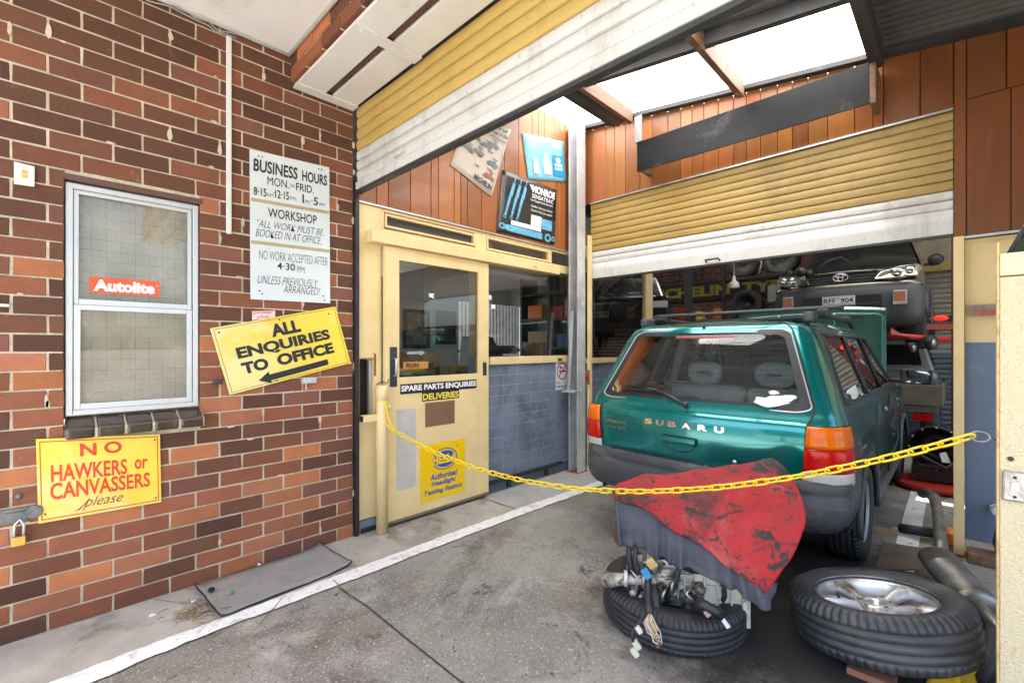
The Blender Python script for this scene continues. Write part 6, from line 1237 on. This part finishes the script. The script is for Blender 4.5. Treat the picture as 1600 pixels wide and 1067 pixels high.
def sheet(net, nu, nv, jit=0):
    rows = [catmull([at(px, py, t) for (px, py), t in zip(ps, ts)], nu) for ps, ts in net]
    cols = [catmull([r[i] for r in rows], nv) for i in range(len(rows[0]))]
    return [[cols[i][j] for i in range(len(cols))] for j in range(len(cols[0]))]
gr_ = sheet(net, 9, 8)
mt = MB(); mt.sm = True
mt.grid([[p_+V(0, 0, .014*mnoise.noise(p_*7)+.005*mnoise.noise(p_*19)+.008*math.sin((p_.x*1.3-p_.y)*21)) for p_ in r] for r in gr_])
mr_ = pm('greasy red rubber mat', (.37, .008, .011), .48, var=.22, scale=4, dirt=[((.40, .075, .075), 2.2, .52, .14), ((.07, .010, .011), 2.6, .52, .12), ((.02, .016, .016), 6, .55, .06), ((.025, .018, .018), 17, .57, .05), ((.02, .015, .015), 50, .6, .04)], spec=.45)
n = mr_.node_tree.nodes; l = mr_.node_tree.links; b = n["Principled BSDF"]; tc = n.new("ShaderNodeTexCoord"); vo = n.new("ShaderNodeTexVoronoi"); vo.inputs['Scale'].default_value = 210; vo.inputs['Randomness'].default_value = .25
bp = n.new("ShaderNodeBump"); bp.inputs['Strength'].default_value = .9; bp.inputs['Distance'].default_value = .004; l.new(tc.outputs['Object'], vo.inputs['Vector']); l.new(vo.outputs['Distance'], bp.inputs['Height']); l.new(bp.outputs[0], b.inputs['Normal'])
tag(mt.build('rubber_mat', mr_, solid=.007), 'greasy red rubber mat draped over the engine and grey cloth', 'mat')
cl_ = MB(); cl_.sm = True
nU = 110; botp = [(966, 850), (985, 857), (1008, 862), (1024, 872), (1046, 880), (1068, 888), (1092, 894), (1120, 908), (1150, 925), (1180, 943), (1206, 948), (1216, 905)]
bott = [2.30, 2.26, 2.22, 2.18, 2.13, 2.09, 2.06, 2.02, 1.99, 1.98, 1.97, 2.02]
bc = catmull([at(p_[0], p_[1], t) for p_, t in zip(botp, bott)], 10); top = gr_[5]
def samp(L, u): x = u*(len(L)-1); i = min(len(L)-2, int(x)); return L[i].lerp(L[i+1], x-i)
rows = []
for j in range(17):
    v = j/16; r = []
    for i in range(nU+1):
        u = i/nU; a = samp(top, min(1, u*1.0))+V(.0, .012, -.012); q = a.lerp(samp(bc, u), v)
        fold = (math.sin(u*58+2.2*math.sin(u*17))*.6+math.sin(u*31+1)*.5+.35*mnoise.noise(V(u*22, v*2, 0)))*.030*v**.7
        r.append(q+F_*(fold+.018*math.sin(v*3.1))+F_*.010*mnoise.noise(V(u*14+v*5, v*9, 2))+S_*.004*math.sin(u*80)*v+V(0, 0, .005*math.sin(u*44)*v))
    rows.append(r)
cl_.grid(rows); tag(cl_.build('grey_cloth', pm('grey cotton cloth', (.072, .072, .09), .9, var=.2, scale=9, bump=.25, bscale=260, dirt=[((.05, .05, .055), 4, .3)]), solid=.002), 'crumpled dark grey cloth hanging between the red mat and the engine', 'cloth')
M['oldrubber'] = pm('scuffed tyre rubber', (.034, .036, .040), .5, var=.35, scale=7, bump=.25, bscale=110, dirt=[((.065, .064, .062), 2.6, .5, .1), ((.14, .14, .135), 13, .64, .04), ((.2, .195, .18), 40, .66, .03)], dstretch=(1, 1, 2))
# ------------------------------------------------------------------ loose alloy wheel
WC = at(1389, 985, 2.17)+V(0, .0, -.0)
wax = V(-.17, .05, .98).normalized()
lw = thing('loose_wheel', 'scuffed loose alloy wheel with its tyre propped on a yellow container', 'wheel', V(WC.x, WC.y, .0))
WCc = V(-.262, 2.585, .195)
mb = MB(); tyre_mesh(mb, WCc, wax, .335, .21, .222, 64); mb.build('tyre', M['oldrubber'], lw)
h_ = .086
mb = MB(); mb.lathe([(.226, h_+.004), (.229, h_-.004), (.222, h_-.012), (.214, h_-.008), (.208, h_-.02), (.20, h_-.04), (.192, -.09)], WCc, wax, 48); rim = mb.build('rim', pm('alloy wheel silver', (.62, .62, .62), .3, .9, var=.1, scale=6, dirt=[((.20, .15, .11), 4, .4)]), lw)
wx = wax.orthogonal().normalized(); wy = wax.cross(wx)
def WP(r, a, z): return WCc+(wx*math.cos(a)+wy*math.sin(a))*r+wax*z
mb = MB(); mb.lathe([(.19, .0), (.14, -.05), (.05, -.05), (0, -.05)], WCc, wax, 40); mb.build('shaded_dust_well', pm('shaded brake dust', (.045, .035, .028), .7, .2, var=.4), rim)  # brake dust brown, darkened to put shade between the spokes into the colour
M['alloy'] = pm('dusty alloy face', (.62, .60, .58), .32, .7, var=.15, scale=9, dirt=[((.22, .155, .11), 6, .50, .1)])
for k in range(5):
    a0 = 2*math.pi*k/5+.35
    mb = MB(); mb.sm = True; rows = []
    for r, z, w_ in ((.035, .045, .030), (.075, .052, .030), (.12, .066, .036), (.165, .074, .046), (.20, .074, .056), (.212, .07, .06)):
        t_ = wx*-math.sin(a0)+wy*math.cos(a0); c_ = WP(r, a0, z)
        rows.append([c_+t_*w_*.5-wax*.045, c_+t_*w_*.5-wax*.006, c_+t_*w_*.36, c_+t_*w_*.06-wax*.008*(r > .06), c_-t_*w_*.06-wax*.008*(r > .06), c_-t_*w_*.36, c_-t_*w_*.5-wax*.006, c_-t_*w_*.5-wax*.045])
    mb.grid(rows); mb.build('spoke', M['alloy'], rim)
mb = MB(); mb.lathe([(0, .03), (.026, .03), (.03, .05), (.045, .054), (.068, .05), (.075, .0), (.075, -.05)], WCc, wax, 36); hub = mb.build('hub', M['alloy'], rim)
for k in range(5): mb = MB(); mb.lathe([(0, .0526), (.011, .0526), (.011, .05)], WP(.052, 2*math.pi*(k+.5)/5+.35, .0), wax, 14); mb.build('stud_hole', M['black'], rim)
mb = MB(); mb.lathe([(0, .0315), (.024, .0315), (.024, .03)], WCc, wax, 20); mb.build('centre_bore', M['black'], rim)
mb = MB(); c_ = WP(.14, 2.9, .06); mb.cyl(c_, c_+wax*.03, .006); mb.build('valve', M['black'], rim)
# yellow container, timber block and dark bits below it
yc_ = thing('yellow_container', 'yellow plastic container wedged under the loose wheel', 'container', (-.0, 2.35, 0))
q = [onZ(1440, 1072), onZ(1500, 1105), onZ(1556, 1050), onZ(1520, 1012)]
mb = MB(); mb.hexa([q[0], q[1], q[2], q[3], q[0]+V(.02, .03, .05), q[1]+V(.0, .02, .13), q[2]+V(-.03, .0, .10), q[3]+V(-.01, -.01, .11)]); mb.build('container_body', pm('yellow plastic', (.75, .46, .015), .4, var=.08, dirt=[((.3, .2, .04), 8, .2)]), yc_, bevel=.02, seg=3)
mb = MB(); c_ = (q[1]+q[2])/2+V(-.01, 0, .15); mb.cyl(c_, c_+V(.0, -.0, .03), .022); mb.build('cap', M['black'], yc_)
tb = MB(); a = onZ(1340, 1062); tb.box(a.x-.04, a.x+.12, a.y+.01, a.y+.1, 0, .03); tag(tb.build('timber_block', pm('reddish timber', (.3, .13, .07), .8), bevel=.004), 'small reddish timber block under the front of the loose wheel', 'block')
sc = MB(); sc.tube([onZ(1528, 1075)+V(0, 0, .03), onZ(1546, 1055)+V(0, 0, .05), onZ(1552, 1010)+V(0, 0, .06), onZ(1548, 985)+V(0, 0, .03)], .024, 10); tag(sc.build('radiator_hose', M['rubber']), 'short black rubber hose between the loose wheel and the cream pillar', 'hose')
# ------------------------------------------------------------------ things lying along the brick wall
rm_ = MB(); q = [onZ(305, 922), onZ(345, 970), onZ(550, 885), onZ(500, 855)]
rows = []
for j in range(9):
    r = []
    for i in range(25):
        u, v = i/24, j/8; p_ = (q[0]*(1-u)+q[3]*u)*(1-v)+(q[1]*(1-u)+q[2]*u)*v
        e = max(0, abs(u-.5)*2-.85)/.15; ed = max(0, abs(v-.5)*2-.8)/.2
        p_ = p_+V(.006*mnoise.noise(V(u*9, v*3, 1)), .008*mnoise.noise(V(u*4, v*9, 4)), .010+.016*e*e+.010*ed*(.5+.5*math.sin(u*7))+.004*mnoise.noise(V(u*6, v*4, 0))); r.append(p_)
    rows.append(r)
rm_.sm = True; rm_.grid(rows)
tag(rm_.build('floor_mat', pm('dusty grey rubber mat', (.235, .225, .21), .9, var=.14, scale=5, bump=.2, bscale=120, dirt=[((.3, .28, .25), 3, .4), ((.07, .07, .07), 14, .2)]), solid=.006), 'dusty grey rubber mat on the footpath at the foot of the brick wall', 'mat')
me_ = MB(); me_.tube([rows[j][0] for j in range(9)]+[rows[8][i] for i in range(1, 25)]+[rows[8-j][24] for j in range(1, 9)]+[rows[0][24-i] for i in range(1, 24)], .0045, 6, closed=True); me_.build('worn_edge', M['black'], bpy.data.objects['floor_mat'])
tw = MB(); c0 = onZ(308, 955)
M['twig'] = pm('dry twig', (.22, .14, .07), .9, var=.4, scale=20)
for k in range(150):
    a = c0+V(random.gauss(0, .05), random.gauss(0, .06), .007); an = random.uniform(0, 6.28); L_ = random.uniform(.01, .06)
    d = V(math.cos(an), math.sin(an), random.uniform(-.05, .15)); tw.tube([a, a+d*L_*.5+V(0, 0, .004), a+d*L_], random.uniform(.0007, .0018), 4)
for pa, pb in ((onZ(240, 938), onZ(305, 952)), (onZ(285, 965), onZ(362, 952)), (onZ(300, 985), onZ(365, 960))): tw.tube([pa+V(0, 0, .01), (pa+pb)/2+V(.01, 0, .02), pb+V(0, 0, .016)], .0016, 5)
tag(tw.build('twig_litter', M['twig'], kind='stuff'), 'dry twigs and leaf litter blown against the end of the grey rubber mat', 'litter', kind='stuff')
def stick(lab, P, r, m, name='dry_stalk', cat='stalk'):
    s_ = MB(); s_.tube([onZ(*p_)+V(0, 0, .012) for p_ in P], r, 5); tag(s_.build(name, m), lab, cat)
stick('long thin dry stalk crossing the white line', [(440, 938), (400, 985), (363, 1015)], .0018, M['twig'])
stick('short dry stalk beside the slab joint in the driveway', [(520, 908), (545, 930), (560, 945)], .002, M['twig'])
stick('pale straw by the left side of the flat tyre', [(912, 840), (930, 842), (944, 844)], .0022, pm('straw', (.45, .36, .2), .8))
stick('pale straw leaning toward the flat tyre', [(940, 862), (955, 870), (966, 876)], .0022, pm('straw', (.45, .36, .2), .8))
def scrap(name, lab, cat, px, py, w_, col, nn=7, hh=.012, zz=.006):
    s_ = MB(); c_ = onZ(px, py)+V(0, 0, zz); pts = [c_+V(w_*math.cos(6.283*k/nn)*random.uniform(.5, 1.1), w_*.7*math.sin(6.283*k/nn)*random.uniform(.5, 1.1), random.uniform(0, hh*.5)) for k in range(nn)]; s_.prism(pts, (0, 0, hh*.4)); tag(s_.build(name, pm(cat+' scrap', col, .5)), lab, cat)
scrap('black_rag', 'small black scrap lying on the grey rubber mat', 'scrap', 330, 929, .03, (.012, .012, .014), zz=.024)
scrap('plastic_scrap', 'small bright green plastic scrap on the grey rubber mat', 'scrap', 363, 932, .02, (.01, .28, .08), zz=.022)
scrap('paper_scrap', 'white paper scrap at the corner of the grey rubber mat', 'scrap', 302, 942, .022, (.65, .66, .64))
scrap('paper_scrap', 'crumpled white paper scrap on the dark floor by the red mat', 'scrap', 1286, 898, .032, (.65, .66, .66), 11, .03)
scrap('paint_chip', 'white flake on the footpath left of the twigs', 'scrap', 238, 963, .025, (.7, .7, .68), 5, .003)
scrap('paint_chip', 'white flake under the brick wall above the grey rubber mat', 'scrap', 405, 886, .015, (.7, .7, .68), 6, .02)
gv = MB()
for k in range(420):
    x, y = random.uniform(-2.5, .0), random.uniform(.9, 3.6); r = random.uniform(.0012, .004)
    c_ = V(x, y, r*.4); gv.hexa([c_+V(random.uniform(.5, 1)*r*sx, random.uniform(.5, 1)*r*sy, sz*r*.5) for sz in (-1, 1) for sx, sy in ((-1, -1), (1, -1), (1, 1), (-1, 1))])
tag(gv.build('floor_grit', pm('pale grit', (.4, .37, .32), .9, var=.4, scale=40), kind='stuff'), 'pale grit and crumbs scattered over the driveway floor', 'grit', kind='stuff')
# ------------------------------------------------------------------ across the street, seen in the paint and glass
sb_ = thing('street_building', 'pale low building across the street mirrored in the green tailgate', 'building', (-9, -17, 0))
mb = MB(); mb.box(-22, -4, -20, -16, 0, 3.6); mb.build('wall', M['white'], sb_)
mb = MB(); [mb.box(-20+3*k, -18.6+3*k, -16.0, -15.95, 1, 2.4) for k in range(5)]; mb.build('window', M['black'], sb_)
tr_ = thing('street_tree', 'leafy green tree across the street mirrored in the green tailgate', 'tree', (-1.2, -11, 0))
mb = MB(); mb.tube([(-1.2, -11, 0), (-1.15, -11, 1.2), (-1.3, -11.1, 2.4)], [.16, .12, .08], 8); mb.build('trunk', M['rafter'], tr_)
mb = MB(); random.seed(3)
for k in range(1500):
    a, b_ = random.uniform(0, 6.28), random.uniform(-1, 1); r = 1.5*random.uniform(.3, 1)**.5; q = V(-1.2+r*math.cos(a)*math.sqrt(1-b_*b_), -11+r*math.sin(a)*math.sqrt(1-b_*b_), 2.5+1.1*b_*r)
    d1 = V(random.gauss(0, 1), random.gauss(0, 1), random.gauss(0, 1)).normalized()*.12; d2 = d1.orthogonal()*.6; mb.poly([q-d1, q+d2, q+d1, q-d2])
mb.build('crown', pm('leaf green', (.05, .11, .03), .6, var=.4), tr_)
# ------------------------------------------------------------------ repeats share a group
GROUPS = {'parts_box': 'parts boxes on the storage shelf', 'cardboard_box': 'cartons on the office counter', 'framed_picture': 'framed pictures on the office wall', 'dry_stalk': 'dry stalks on the driveway floor',
          'poster': 'posters on the board wall', 'paper_scrap': 'paper scraps on the floor', 'paint_chip': 'white flakes on the footpath', 'wall_bracket': 'old brackets on the brick wall'}
for o in C.objects:
    if o.parent is None and o.name.split('.')[0] in GROUPS and not o.get('group'): o['group'] = GROUPS[o.name.split('.')[0]]
